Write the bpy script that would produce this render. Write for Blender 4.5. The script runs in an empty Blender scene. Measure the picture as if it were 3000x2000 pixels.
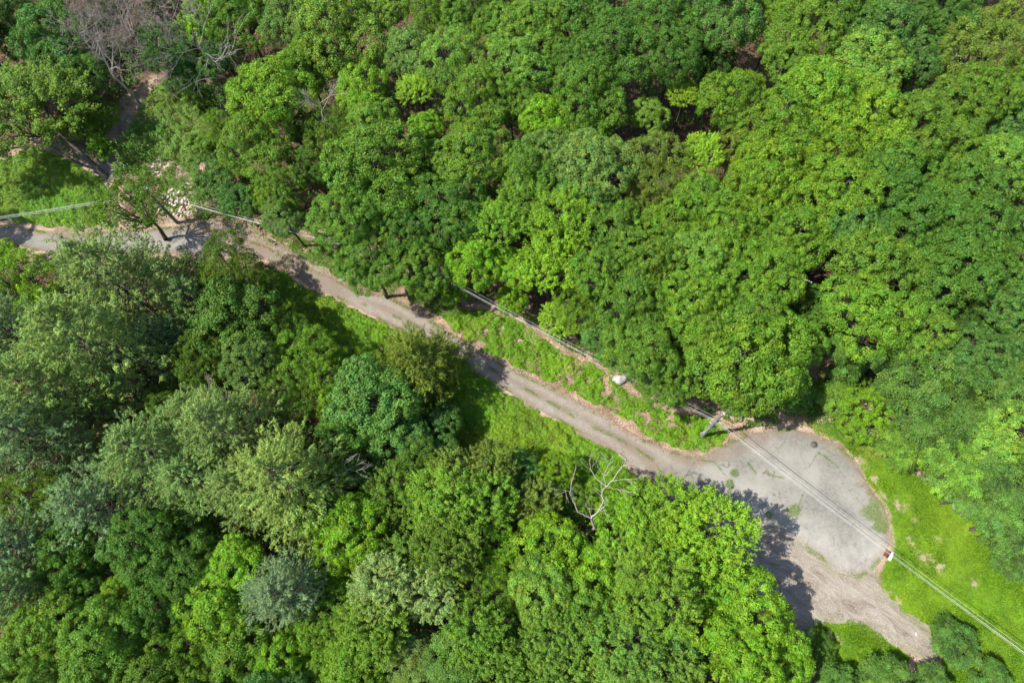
import bpy, math, random
import numpy as np
from mathutils import Vector, Matrix

# ---------------------------------------------------------------- camera, sky, sun
S = bpy.context.scene
COL = S.collection
H = 80.0                      # flying height above the road, metres
FPX = 2000.0                  # focal length in photo pixels (24 mm on 36 mm)
NAD = (1590.0, 1780.0)        # the point straight below, in the 3000x2000 photo
nx, ny = NAD[0]-1500.0, -(NAD[1]-1000.0)
ROLL = -math.pi/2 - math.atan2(ny, nx)
PITCH = math.atan(math.hypot(nx, ny)/FPX)
CR = Matrix.Rotation(PITCH, 3, 'X') @ Matrix.Rotation(ROLL, 3, 'Z')
cd = bpy.data.cameras.new('camera'); cam = bpy.data.objects.new('camera', cd); COL.objects.link(cam)
cd.sensor_width = 36; cd.lens = 24; cd.clip_end = 3000
cam.matrix_world = Matrix.Translation((0, 0, H)) @ CR.to_4x4()
S.camera = cam

def P(px, py, z=0.0):
    """the world point at height z seen at photo pixel (px, py)"""
    v = CR @ Vector((px-1500.0, -(py-1000.0), -FPX))
    k = (H-z)/-v.z
    return Vector((v.x*k, v.y*k, z))
CRI = CR.transposed()
def depth(p):
    return -(CRI @ (Vector(p)-Vector((0, 0, H)))).z
_CRI = np.array(CRI)
def topx(X, Y):
    """ground points -> photo pixels (numpy)"""
    v = np.stack([X, Y, np.full_like(X, -H)], -1) @ _CRI.T
    return 1500+FPX*v[..., 0]/-v[..., 2], 1000-FPX*v[..., 1]/-v[..., 2]

sv = P(2212, 1248)-P(2052, 1280)          # which way shadows fall
SAZ = math.atan2(sv.y, sv.x)
SEL = math.radians(58)
toSun = Vector((-math.cos(SAZ)*math.cos(SEL), -math.sin(SAZ)*math.cos(SEL), math.sin(SEL)))
sd = bpy.data.lights.new('sun', 'SUN'); sun = bpy.data.objects.new('sun', sd); COL.objects.link(sun)
sd.energy = 4.6; sd.angle = math.radians(0.5); sd.color = (1.0, 0.955, 0.88)
sun.rotation_euler = toSun.to_track_quat('Z', 'Y').to_euler()
W = bpy.data.worlds.new('World'); S.world = W; W.use_nodes = True
wn = W.node_tree; sky = wn.nodes.new('ShaderNodeTexSky'); sky.sky_type = 'NISHITA'; sky.sun_disc = False
sky.sun_elevation = SEL; sky.sun_rotation = math.atan2(toSun.x, toSun.y)
wn.links.new(sky.outputs[0], wn.nodes['Background'].inputs[0]); wn.nodes['Background'].inputs[1].default_value = 0.13
S.view_settings.view_transform = 'Standard'; S.view_settings.look = 'None'
S.view_settings.exposure = 1.0; S.view_settings.gamma = 1
S.cycles.max_bounces = 6; S.cycles.diffuse_bounces = 3; S.cycles.transmission_bounces = 3
S.cycles.transparent_max_bounces = 4

# ---------------------------------------------------------------- helpers
def tag(o, label=None, cat=None, group=None, kind=None):
    if label: o['label'] = label
    if cat: o['category'] = cat
    if group: o['group'] = group
    if kind: o['kind'] = kind
    return o
def link(name, me, parent=None):
    o = bpy.data.objects.new(name, me); COL.objects.link(o)
    if parent: o.parent = parent
    return o
def empty(name, loc, rz=0):
    o = bpy.data.objects.new(name, None); COL.objects.link(o); o.location = loc; o.rotation_euler = (0, 0, rz)
    o.empty_display_size = .3
    return o
def mk(name, V, F, mat, tint=None, attrs=None, smooth=False):
    """mesh from numpy verts and an (n,k) face array"""
    V = np.ascontiguousarray(V, dtype=np.float32); F = np.ascontiguousarray(F, dtype=np.int32)
    me = bpy.data.meshes.new(name); n, k = F.shape
    me.vertices.add(len(V)); me.vertices.foreach_set('co', V.ravel())
    me.loops.add(n*k); me.loops.foreach_set('vertex_index', F.ravel())
    me.polygons.add(n); me.polygons.foreach_set('loop_start', np.arange(0, n*k, k, dtype=np.int32))
    me.update(calc_edges=True)
    if smooth: me.polygons.foreach_set('use_smooth', np.ones(n, dtype=bool))
    if tint is not None:
        a = me.attributes.new('tint', 'FLOAT_COLOR', 'POINT')
        c = np.ones((len(V), 4), dtype=np.float32); c[:, :3] = tint; a.data.foreach_set('color', c.ravel())
    for kx, val in (attrs or {}).items():
        a = me.attributes.new(kx, 'FLOAT', 'POINT'); a.data.foreach_set('value', np.ascontiguousarray(val, dtype=np.float32))
    if mat: me.materials.append(mat)
    return me
def unit(a):
    return a/np.maximum(np.linalg.norm(a, axis=-1, keepdims=True), 1e-9)
def leaves(C, N, L, Wd, rng, T=None):
    """one rhombic leaf face per centre"""
    n = len(C); N = unit(N)
    if T is None: T = rng.normal(size=(n, 3))
    T = unit(T-(T*N).sum(1, keepdims=True)*N); B = np.cross(N, T)
    L = np.broadcast_to(np.asarray(L, float), (n,))[:, None]; Wd = np.broadcast_to(np.asarray(Wd, float), (n,))[:, None]
    V = np.stack([C-T*L/2, C+B*Wd/2+T*L*.06, C+T*L/2, C-B*Wd/2+T*L*.06], 1).reshape(-1, 3)
    return V, np.arange(4*n).reshape(n, 4)
def tube(pts, rad, k=6):
    """tapered tube through points"""
    pts = np.asarray(pts, float); n = len(pts); d = np.gradient(pts, axis=0); d = unit(d)
    up = np.where(np.abs(d[:, 2:3]) > .9, np.array([[1., 0, 0]]), np.array([[0, 0, 1.]]))
    a = unit(np.cross(d, up)); b = np.cross(d, a)
    th = np.arange(k)*2*math.pi/k; rad = np.broadcast_to(np.asarray(rad, float), (n,))
    V = pts[:, None, :]+rad[:, None, None]*(np.cos(th)[None, :, None]*a[:, None, :]+np.sin(th)[None, :, None]*b[:, None, :])
    i = np.arange(n-1)[:, None]*k; j = np.arange(k)[None, :]; j2 = (j+1) % k
    F = np.stack([i+j, i+j2, i+k+j2, i+k+j], -1).reshape(-1, 4)
    return V.reshape(-1, 3), F
class Acc:
    def __init__(s): s.V = []; s.F = []; s.n = 0; s.T = []
    def add(s, V, F, tint=None):
        s.V.append(V); s.F.append(F+s.n); s.n += len(V)
        if tint is not None: s.T.append(np.broadcast_to(tint, (len(V), 3)))
        return s
    def tube(s, pts, rad, k=6): return s.add(*tube(pts, rad, k))
    def box(s, c, d, R=None):
        c = np.asarray(c, float); d = np.asarray(d, float)/2
        q = np.array([[x, y, z] for x in (-1, 1) for y in (-1, 1) for z in (-1, 1)])*d
        if R is not None: q = q @ np.asarray(R).T
        return s.add(q+c, np.array([[0, 1, 3, 2], [4, 6, 7, 5], [0, 4, 5, 1], [2, 3, 7, 6], [0, 2, 6, 4], [1, 5, 7, 3]]))
    def mesh(s, name, mat, smooth=False):
        return mk(name, np.concatenate(s.V), np.concatenate(s.F), mat, np.concatenate(s.T) if s.T else None, None, smooth)

# value noise for outlines and patchiness
_prng = np.random.default_rng(7); _tab = _prng.random((256, 256))
def vnoise(x, y, sc, off=0):
    x = x/sc+off*17.3+1000; y = y/sc+off*9.7+1000
    xi = np.floor(x).astype(int); yi = np.floor(y).astype(int); fx = x-xi; fy = y-yi
    fx = fx*fx*(3-2*fx); fy = fy*fy*(3-2*fy)
    g = lambda a, b: _tab[a % 256, b % 256]
    return (g(xi, yi)*(1-fx)+g(xi+1, yi)*fx)*(1-fy)+(g(xi, yi+1)*(1-fx)+g(xi+1, yi+1)*fx)*fy
def fbm(x, y, sc, off=0, o=4):
    r = 0; a = .5; t = 0
    for i in range(o): r = r+a*vnoise(x, y, sc/2**i, off+i); t += a; a *= .55
    return r/t
def sdf(poly, X, Y):
    """signed distance (negative inside) of world points to a world polygon"""
    poly = np.asarray(poly, float); d = np.full(X.shape, 1e9); ins = np.zeros(X.shape, bool)
    for a, b in zip(poly, np.roll(poly, -1, 0)):
        e = b-a; wx = X-a[0]; wy = Y-a[1]; t = np.clip((wx*e[0]+wy*e[1])/max(e@e, 1e-9), 0, 1)
        d = np.minimum(d, np.hypot(wx-e[0]*t, wy-e[1]*t))
        c = (a[1] > Y) != (b[1] > Y)
        with np.errstate(divide='ignore', invalid='ignore'):
            xx = (b[0]-a[0])*(Y-a[1])/(b[1]-a[1])+a[0]
        ins ^= c & (X < xx)
    return np.where(ins, -d, d)
def dline(line, X, Y):
    """distance to a world polyline"""
    line = np.asarray(line, float); d = np.full(X.shape, 1e9)
    for a, b in zip(line[:-1], line[1:]):
        e = b-a; wx = X-a[0]; wy = Y-a[1]; t = np.clip((wx*e[0]+wy*e[1])/max(e@e, 1e-9), 0, 1)
        d = np.minimum(d, np.hypot(wx-e[0]*t, wy-e[1]*t))
    return d
def G2(pts): return [tuple(P(x, y)[:2]) for x, y in pts]
def sm(x, a, b):
    t = np.clip((x-a)/(b-a), 0, 1); return t*t*(3-2*t)

# ---------------------------------------------------------------- materials
class NT:
    def __init__(s, name):
        s.m = bpy.data.materials.new(name); s.m.use_nodes = True; s.t = s.m.node_tree; s.b = s.t.nodes['Principled BSDF']
        s.b.inputs['Specular IOR Level'].default_value = .25
    def n(s, typ, **kw):
        x = s.t.nodes.new(typ)
        for k, v in kw.items(): setattr(x, k, v)
        return x
    def l(s, a, b): s.t.links.new(a, b)
    def val(s, sock, v):
        if hasattr(v, 'default_value'): s.l(v, sock)
        elif v is not None: sock.default_value = v if not isinstance(v, tuple) or len(v) != 3 or sock.type == 'VECTOR' else (*v, 1)
    def pos(s): return s.n('ShaderNodeNewGeometry').outputs['Position']
    def noise(s, sc, det=5, rough=.6, vec=None, dist=0):
        x = s.n('ShaderNodeTexNoise'); x.inputs['Scale'].default_value = sc; x.inputs['Detail'].default_value = det
        x.inputs['Roughness'].default_value = rough; x.inputs['Distortion'].default_value = dist
        s.l(vec or s.pos(), x.inputs['Vector']); return x.outputs['Fac']
    def vor(s, sc, feat='F1', vec=None):
        x = s.n('ShaderNodeTexVoronoi', feature=feat); x.inputs['Scale'].default_value = sc
        s.l(vec or s.pos(), x.inputs['Vector']); return x
    def ramp(s, f, a, b):
        x = s.n('ShaderNodeMapRange'); x.inputs[1].default_value = a; x.inputs[2].default_value = b; s.l(f, x.inputs[0]); return x.outputs[0]
    def math(s, op, a, b=None):
        x = s.n('ShaderNodeMath', operation=op); s.val(x.inputs[0], a)
        if b is not None: s.val(x.inputs[1], b)
        x.use_clamp = op in ('ADD', 'SUBTRACT'); return x.outputs[0]
    def mix(s, f, a, b, typ='MIX'):
        x = s.n('ShaderNodeMix', data_type='RGBA', blend_type=typ); s.val(x.inputs[0], f); s.val(x.inputs[6], a); s.val(x.inputs[7], b); return x.outputs[2]
    def attr(s, name, out='Fac'): x = s.n('ShaderNodeAttribute', attribute_name=name); return x.outputs[out]
    def bump(s, h, st=.4, dist=.03):
        x = s.n('ShaderNodeBump'); x.inputs['Strength'].default_value = st; x.inputs['Distance'].default_value = dist
        s.l(h, x.inputs['Height']); s.l(x.outputs[0], s.b.inputs['Normal'])
    def out(s, col, rough=.85):
        s.val(s.b.inputs['Base Color'], col); s.val(s.b.inputs['Roughness'], rough); return s.m

def leaf_mat(name, transl=.3, spec=.3, base=None):
    """leaf: the object's own colour times the leaf's tint, partly see-through"""
    s = NT(name); oi = s.n('ShaderNodeObjectInfo')
    c = oi.outputs['Color'] if base is None else base
    col = s.mix(1.0, c, s.attr('tint', 'Color'), 'MULTIPLY')
    s.out(col, .55); s.b.inputs['Specular IOR Level'].default_value = spec
    tr = s.n('ShaderNodeBsdfTranslucent'); s.l(s.mix(1.0, col, (1.25, 1.15, .45), 'MULTIPLY'), tr.inputs['Color'])
    mx = s.n('ShaderNodeMixShader'); mx.inputs[0].default_value = transl
    s.l(s.b.outputs[0], mx.inputs[1]); s.l(tr.outputs[0], mx.inputs[2]); s.l(mx.outputs[0], s.t.nodes['Material Output'].inputs['Surface'])
    return s.m
def bark_mat(name, a, b):
    s = NT(name); v = s.n('ShaderNodeTexCoord').outputs['Object']
    mp = s.n('ShaderNodeMapping'); mp.inputs['Scale'].default_value = (6, 6, .8); s.l(v, mp.inputs['Vector'])
    n = s.noise(2.2, 6, .65, mp.outputs[0]); s.bump(n, .5, .03)
    return s.out(s.mix(s.ramp(n, .35, .65), a, b), .9)
M = {}
M['leaf'] = leaf_mat('broad leaf'); M['needle'] = leaf_mat('needles', .2, .2)
M['bark'] = bark_mat('grey bark', (.045, .038, .028), (.12, .105, .085))
M['dead'] = bark_mat('bare dead wood', (.2, .18, .15), (.4, .37, .33))
M['pale_dead'] = bark_mat('pale dead wood', (.25, .215, .175), (.47, .42, .36))
M['dead_brown'] = bark_mat('brown dead twigs', (.17, .135, .11), (.32, .27, .23))
M['pole'] = bark_mat('weathered pole timber', (.12, .12, .11), (.3, .3, .28))
def floor_mat():
    s = NT('leaf litter floor'); n1 = s.noise(.35, 5); n2 = s.noise(9, 6, .7); v = s.vor(11)
    a = s.mix(s.ramp(n2, .35, .68), (.085, .055, .035), (.32, .22, .155))
    a = s.mix(s.ramp(v.outputs['Distance'], .15, .6), a, (.38, .275, .2))
    a = s.mix(s.ramp(n1, .42, .66), a, (.12, .1, .05))
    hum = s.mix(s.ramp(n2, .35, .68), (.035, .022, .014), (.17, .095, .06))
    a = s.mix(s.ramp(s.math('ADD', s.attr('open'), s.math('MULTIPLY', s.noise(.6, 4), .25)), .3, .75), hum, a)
    s.bump(s.math('ADD', n2, v.outputs['Distance']), .9, .06)
    return s.out(a, .95)
M['floor'] = floor_mat()
def asphalt_mat():
    s = NT('old asphalt'); fine = s.noise(45, 3, .8); mid = s.noise(2.3, 6, .68); big = s.noise(.22, 5, .6)
    c = s.mix(s.ramp(mid, .3, .72), (.135, .13, .112), (.228, .22, .194))
    c = s.mix(s.ramp(big, .38, .66), c, (.272, .26, .225))
    c = s.mix(s.ramp(fine, .3, .75), s.mix(1.0, c, (.76, .76, .76), 'MULTIPLY'), c)
    # cracks
    w = s.n('ShaderNodeVectorMath', operation='ADD'); nz = s.n('ShaderNodeTexNoise'); nz.inputs['Scale'].default_value = .9; nz.inputs['Detail'].default_value = 4
    s.l(s.pos(), nz.inputs['Vector']); s.l(s.pos(), w.inputs[0]); s.l(nz.outputs['Color'], w.inputs[1])
    cr = s.vor(.28, 'DISTANCE_TO_EDGE', w.outputs[0]).outputs['Distance']
    cm = s.math('MULTIPLY', s.math('SUBTRACT', 1.0, s.ramp(cr, .0, .012)), s.ramp(s.noise(.5, 3), .45, .6))
    c = s.mix(cm, c, (.075, .075, .035))
    # brown dirt, pale silt and moss laid on it, with shapes of their own
    d = s.attr('dirt'); dn = s.math('MULTIPLY', d, s.ramp(s.noise(5, 5, .75), .25, .6))
    c = s.mix(s.math('MULTIPLY', s.attr('track'), s.ramp(s.noise(1.2, 5, .7), .3, .7)), c, (.3, .27, .235))
    dn = s.math('MULTIPLY', dn, s.math('SUBTRACT', 1.0, s.math('MULTIPLY', s.attr('track'), .35)))
    c = s.mix(dn, c, s.mix(s.ramp(s.noise(20, 4, .8), .35, .65), (.095, .065, .045), (.22, .165, .125)))
    c = s.mix(s.math('MULTIPLY', s.attr('silt'), s.ramp(s.noise(.8, 8, .75), .35, .75)), c, (.38, .355, .31))
    c = s.mix(s.math('MULTIPLY', s.attr('moss'), s.ramp(s.noise(14, 4, .8), .35, .6)), c, (.09, .125, .02))
    s.bump(s.noise(30, 5, .8), .35, .015)
    return s.out(c, .9)
M['asphalt'] = asphalt_mat()
def gravel_mat():
    s = NT('gravel and silt')
    mp = s.n('ShaderNodeMapping'); mp.vector_type = 'POINT'
    a = P(2350, 1620); b = P(2680, 1840); ang = math.atan2(b.y-a.y, b.x-a.x)
    mp.inputs['Rotation'].default_value = (0, 0, -ang); s.l(s.pos(), mp.inputs['Vector'])
    m2 = s.n('ShaderNodeMapping'); m2.inputs['Scale'].default_value = (.4, 1.3, 1); s.l(mp.outputs[0], m2.inputs['Vector'])
    st = s.noise(.8, 9, .78, m2.outputs[0], 1.2); f = s.noise(9, 8, .9); v = s.vor(9)
    c = s.mix(s.ramp(st, .33, .66), (.155, .122, .093), (.36, .33, .28))
    c = s.mix(s.ramp(f, .35, .7), s.mix(1.0, c, (.66, .63, .6), 'MULTIPLY'), c)
    c = s.mix(s.math('MULTIPLY', s.math('SUBTRACT', 1.0, s.ramp(v.outputs['Distance'], .1, .3)), .45), c, (.42, .4, .35))
    c = s.mix(s.math('MULTIPLY', s.attr('moss'), s.ramp(s.noise(9, 4, .8), .35, .6)), c, (.12, .16, .03))
    s.bump(s.math('ADD', f, st), .9, .05)
    return s.out(c, .95)
M['gravel'] = gravel_mat()
def lawn_mat():
    s = NT('lawn turf'); n = s.noise(.5, 6, .65); f = s.noise(18, 4, .8)
    c = s.mix(s.ramp(n, .35, .65), (.075, .16, .012), (.19, .29, .018))
    c = s.mix(s.math('MULTIPLY', s.ramp(s.noise(1.7, 5, .7), .55, .7), .55), c, (.24, .23, .08))
    c = s.mix(s.ramp(f, .3, .7), s.mix(1.0, c, (.55, .6, .6), 'MULTIPLY'), c)
    c = s.mix(s.attr('bare'), c, (.3, .235, .16)); s.bump(f, 1, .05)
    return s.out(c, .9)
M['lawn'] = lawn_mat()
def plain(name, a, b, sc=6, rough=.8, metal=0, bump=.3):
    s = NT(name); n = s.noise(sc, 6, .65, s.n('ShaderNodeTexCoord').outputs['Object']); s.bump(n, bump, .02)
    s.b.inputs['Metallic'].default_value = metal
    return s.out(s.mix(s.ramp(n, .32, .68), a, b), rough)
M['rock'] = plain('pale stone', (.2, .185, .165), (.46, .44, .41), 3, .9, 0, .8)
M['rubble'] = plain('pinkish broken stone', (.3, .22, .17), (.58, .47, .4), 2.5, .9, 0, .6)
M['concrete'] = plain('concrete', (.4, .375, .34), (.58, .55, .52), 5)
M['rust'] = plain('rusty iron', (.09, .035, .02), (.24, .09, .05), 9, .85)
M['iron'] = plain('dark iron', (.05, .045, .04), (.12, .11, .1), 9, .7)
M['wire'] = plain('bright cable', (.38, .38, .36), (.58, .58, .56), 2, .5)
M['ins'] = plain('glazed white porcelain', (.6, .62, .63), (.8, .82, .83), 3, .3, 0, 0)
M['metal'] = plain('galvanised metal', (.3, .31, .32), (.5, .51, .52), 6, .5, .3)
M['drain_dark'] = plain('dark drain pit', (.015, .013, .012), (.03, .028, .025))

# ---------------------------------------------------------------- the ground zones (traced, then laid on the ground in metres)
ROAD = G2([(-420, 655), (0, 657), (60, 668), (134, 679), (268, 686), (420, 672), (571, 660), (670, 692), (759, 712), (848, 762), (1000, 826), (1040, 849), (1147, 872), (1268, 943),
  (1335, 987), (1424, 1041), (1513, 1087), (1625, 1141), (1737, 1202), (1848, 1268), (1937, 1311), (2000, 1330), (2045, 1338), (2089, 1318), (2134, 1293), (2201, 1268), (2312, 1255),
  (2384, 1273), (2446, 1297), (2504, 1346), (2553, 1438), (2594, 1487), (2607, 1550), (2602, 1599), (2585, 1640), (2550, 1678), (2513, 1690), (2446, 1681), (2402, 1632), (2335, 1591),
  (2259, 1545), (2180, 1520), (2090, 1490), (1996, 1467), (1930, 1425), (1857, 1387), (1817, 1336), (1723, 1288), (1661, 1248), (1607, 1217), (1509, 1163), (1446, 1123), (1379, 1079),
  (1335, 1040), (1286, 1009), (1214, 989), (1165, 967), (1089, 927), (1000, 880), (893, 833), (826, 781), (714, 745), (634, 755), (536, 746), (380, 745), (223, 739), (147, 741), (89, 732), (0, 706), (-420, 690)])
GRAV = G2([(2020, 1440), (2120, 1450), (2259, 1530), (2335, 1580), (2402, 1620), (2446, 1665), (2513, 1675), (2560, 1650), (2590, 1733), (2625, 1773), (2692, 1818), (2723, 1845), (2748, 1890), (2745, 1960),
  (2700, 1930), (2625, 1893), (2558, 1858), (2513, 1836), (2446, 1822), (2393, 1831), (2366, 1870), (2312, 1880), (2230, 1820), (2180, 1720), (2120, 1600), (2040, 1500)])
SHOULDER = G2([(560, 640), (620, 632), (700, 655), (780, 690), (860, 730), (960, 790), (1010, 830), (940, 815), (850, 775), (760, 722), (670, 702), (570, 670)])
LAWN = G2([(2380, 1240), (2450, 1240), (2580, 1300), (2640, 1370), (2720, 1410), (2780, 1440), (2860, 1500), (2920, 1570), (2970, 1650), (3010, 1730), (3150, 1850), (3250, 2150), (2800, 2150), (2770, 2000),
  (2748, 1890), (2723, 1845), (2692, 1818), (2625, 1773), (2590, 1733), (2575, 1690), (2595, 1640), (2612, 1600), (2616, 1550), (2602, 1487), (2562, 1438), (2512, 1346), (2452, 1293), (2390, 1268)])
LAWN2 = G2([(2385, 1825), (2446, 1815), (2536, 1830), (2600, 1875), (2660, 1925), (2640, 2000), (2560, 2080), (2440, 2080), (2400, 1980), (2370, 1900)])
BANK_R = G2([(1300, 935), (1330, 905), (1420, 905), (1513, 940), (1580, 990), (1647, 1035), (1737, 1075), (1803, 1112), (1861, 1165), (1937, 1195), (2000, 1215), (2070, 1225), (2150, 1262), (2110, 1300), (2050, 1325), (1990, 1316),
  (1900, 1272), (1848, 1240), (1759, 1190), (1625, 1128), (1536, 1080), (1446, 1042), (1375, 1004), (1330, 975)])
BANK_L = G2([(760, 800), (830, 805), (893, 850), (1000, 897), (1089, 945), (1165, 985), (1220, 1008), (1290, 1025), (1335, 1055), (1379, 1095), (1446, 1140), (1509, 1180), (1607, 1233), (1661, 1264), (1723, 1304), (1812, 1350),
  (1845, 1400), (1900, 1440), (1820, 1480), (1700, 1440), (1550, 1380), (1420, 1340), (1300, 1270), (1200, 1200), (1080, 1100), (960, 1060), (860, 1000), (780, 900)])
MEADOW = G2([(-150, 480), (0, 470), (100, 430), (220, 480), (300, 520), (330, 580), (300, 660), (240, 672), (134, 665), (60, 655), (0, 643), (-150, 640)])
STRIP = G2([(790, 690), (850, 680), (960, 720), (1060, 780), (1180, 800), (1330, 860), (1380, 940), (1300, 935), (1200, 880), (1120, 860), (1040, 835), (960, 790), (860, 745)])
SCRUB = G2([(395, 350), (430, 290), (480, 240), (570, 235), (630, 300), (640, 400), (600, 470), (560, 500), (500, 470), (440, 480), (370, 480), (330, 440), (360, 410)])
TRACK = G2([(400, 300), (428, 312), (408, 350), (385, 392), (350, 400), (352, 372), (372, 335)])
DIRTY = G2([(270, 450), (320, 430), (350, 470), (340, 520), (300, 530), (275, 500)])
NOOK = G2([(2360, 1210), (2400, 1080), (2560, 1080), (2640, 1160), (2600, 1320), (2500, 1290), (2420, 1270)])
CSTRIP = G2([(1060, 890), (1150, 925), (1259, 971), (1330, 1010), (1402, 1054), (1469, 1101), (1536, 1137), (1625, 1186), (1714, 1240), (1790, 1275), (1848, 1304), (1911, 1346)])

# ground sheet: open ground level, gentle swells under the wood, out to the horizon
def build_ground():
    xs = np.concatenate([[-1500, -600, -300], np.arange(-160, 161, 1.0), [300, 600, 1500]]); ys = np.concatenate([[-1500, -500, -200], np.arange(-70, 181, 1.0), [300, 700, 1500]])
    X, Y = np.meshgrid(xs, ys); d = np.full(X.shape, 1e9)
    for pg in (ROAD, GRAV, LAWN, LAWN2, BANK_R, BANK_L, MEADOW, STRIP, SHOULDER): d = np.minimum(d, sdf(pg, X, Y))
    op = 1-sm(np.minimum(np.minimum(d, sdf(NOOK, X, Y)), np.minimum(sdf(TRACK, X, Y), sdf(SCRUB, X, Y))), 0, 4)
    z = sm(d, 3, 14)*(fbm(X, Y, 9, 3)-.35)*1.1
    V = np.stack([X, Y, z], -1).reshape(-1, 3); nxx = len(xs); nyy = len(ys)
    i, j = np.meshgrid(np.arange(nxx-1), np.arange(nyy-1)); a = (j*nxx+i).ravel()
    me = mk('ground', V, np.stack([a, a+1, a+nxx+1, a+nxx], -1), M['floor'], smooth=True, attrs=dict(open=op.ravel()))
    tag(link('ground', me), 'brown forest floor of fallen leaves under and between the trees', None, None, 'structure')
build_ground()
def sheet(name, polys, z, cell, edge, off, mat, attrf, label):
    """a ragged-edged sheet cut from a fine grid: cells whose noisy distance to the outline is inside"""
    allp = np.array([p for pg in polys for p in pg]); x0, y0 = allp.min(0)-1; x1, y1 = allp.max(0)+1
    x0 = max(x0, -105); x1 = min(x1, 105); y0 = max(y0, -35); y1 = min(y1, 115)
    xs = np.arange(x0, x1, cell); ys = np.arange(y0, y1, cell); X, Y = np.meshgrid(xs, ys)
    d = np.full(X.shape, 1e9)
    for pg in polys: d = np.minimum(d, sdf(pg, X, Y))
    dn = d+(fbm(X, Y, 1.6, off)-.5)*edge*2+(fbm(X, Y, .4, off+5, 2)-.5)*edge*.7
    keep = dn[:-1, :-1] < 0; nX = len(xs); jj, ii = np.nonzero(keep); a = jj*nX+ii
    F = np.stack([a, a+1, a+nX+1, a+nX], -1); used = np.unique(F); rem = np.zeros(X.size, int); rem[used] = np.arange(len(used))
    Xr = X.ravel()[used]; Yr = Y.ravel()[used]
    V = np.stack([Xr, Yr, np.full_like(Xr, z)], -1)
    at = attrf(Xr, Yr, d.ravel()[used])
    return tag(link(name, mk(name, V, rem[F], mat, attrs=at)), label, None, None, 'structure')
def spot(X, Y, px, py, rpx):
    c = P(px, py); q = P(px+rpx, py); r = (q-c).length
    return 1-sm(np.hypot(X-c.x, Y-c.y)/r+(fbm(X, Y, .5, 9)-.5)*.8, .5, 1.15)
def road_attr(X, Y, d):
    cs = dline(CSTRIP, X, Y); px, py = topx(X, Y)
    lane = sm(px, 900, 1150)*(1-sm(px, 1850, 2080))
    edge = sm(d, -1.3, -.1)
    up = dline(G2([(1000, 845), (1280, 968), (1513, 1105), (1720, 1212), (1900, 1310)]), X, Y)
    dirt = np.clip(edge*.9+lane*(.9+.5*(1-sm(up, .2, 1.3))+.7*(1-sm(cs, .1, .5)))+(1-sm(px, 600, 960))*.1+sm(px, 620, 760)*(1-sm(px, 900, 1000))*.7, 0, 1)
    dirt = np.clip(dirt*(.45+1.15*fbm(X, Y, 2.4, 2)), 0, 1)
    dirt = np.clip(dirt+.95*(1-sm(dline(G2([(560, 650), (660, 690), (760, 735), (860, 780), (1000, 835)]), X, Y), .6, 2.6))*sm(fbm(X, Y, 1.5, 12), .2, .5), 0, 1)
    dirt = np.clip(dirt+.7*(1-sm(dline(G2([(1980, 1345), (2060, 1352), (2150, 1330), (2240, 1290)]), X, Y), .1, .9)), 0, 1)
    silt = .6*sm(px, 2050, 2200)*np.clip((1-sm(dline(G2([(2060, 1440), (2280, 1540), (2450, 1660), (2560, 1640)]), X, Y), .6, 5.0))*1.1, 0, 1)
    moss = np.zeros_like(X)
    for a in ((2138, 1418, 18), (2152, 1387, 14), (2325, 1496, 25), (2252, 1507, 13), (2560, 1500, 40), (2580, 1540, 30)): moss = np.maximum(moss, spot(X, Y, *a))
    moss = np.maximum(moss, .9*(1-sm(cs, .05, .4))*lane*sm(fbm(X, Y, 2, 4), .4, .6))
    for ln in ([(2040, 1346), (2090, 1352), (2111, 1375)], [(2190, 1356), (2214, 1385)], [(2250, 1389), (2295, 1400)], [(2395, 1325), (2420, 1340), (2455, 1368)], [(2510, 1372), (2552, 1430), (2570, 1470), (2592, 1550)], [(2350, 1450), (2340, 1480), (2328, 1500)]):
        moss = np.maximum(moss, .9*(1-sm(dline(G2(ln), X, Y)+(fbm(X, Y, .5, 6)-.5)*.3, .02, .2)))
    moss = np.maximum(moss, .95*sm(d, -.75, -.05)*sm(fbm(X, Y, 1.7, 14), .47, .6))
    trk = np.minimum(dline(G2([(1000, 845), (1147, 890), (1290, 975), (1424, 1058), (1560, 1125), (1737, 1220), (1900, 1305), (2050, 1400)]), X, Y), dline(G2([(1000, 862), (1180, 950), (1330, 1030), (1460, 1110), (1620, 1205), (1760, 1270), (1880, 1365)]), X, Y))
    return dict(dirt=np.clip(dirt, 0, 1), silt=silt, moss=moss, track=(1-sm(trk, .15, .8))*lane)
sheet('gravel_apron', [GRAV, SHOULDER], .012, .13, .55, 1, M['gravel'], lambda X, Y, d: dict(moss=sm(d, -1.4, 0)*fbm(X, Y, 1, 3)), 'streaky brown gravel and silt beyond the paved turning circle')
sheet('dirt_track', [TRACK, DIRTY], .016, .13, .5, 6, M['gravel'], lambda X, Y, d: dict(moss=X*0), 'bare pinkish dirt track running up to the leaning dead tree')
sheet('road', [ROAD], .024, .12, .2, 2, M['asphalt'], road_attr, 'cracked grey asphalt lane widening into a turning circle')
def bare(X, Y, d):
    b = np.zeros_like(X)
    for ln, w in (([(2596, 1465), (2640, 1490), (2680, 1522)], .9), ([(2665, 1585), (2710, 1630), (2755, 1672)], .7), ([(2520, 1345), (2560, 1410), (2600, 1470), (2612, 1540), (2606, 1600)], .7), ([(2830, 1680), (2855, 1705)], .5), ([(2590, 1735), (2640, 1770)], .6), ([(2740, 1575), (2765, 1590)], .5), ([(2420, 1860), (2450, 1870)], .7)):
        b = np.maximum(b, (1-sm(dline(G2(ln), X, Y)+(fbm(X, Y, 1.2, 8)-.5)*2.2, 0, w))*sm(fbm(X, Y, .5, 4), .3, .6))
    return b*.85
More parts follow.
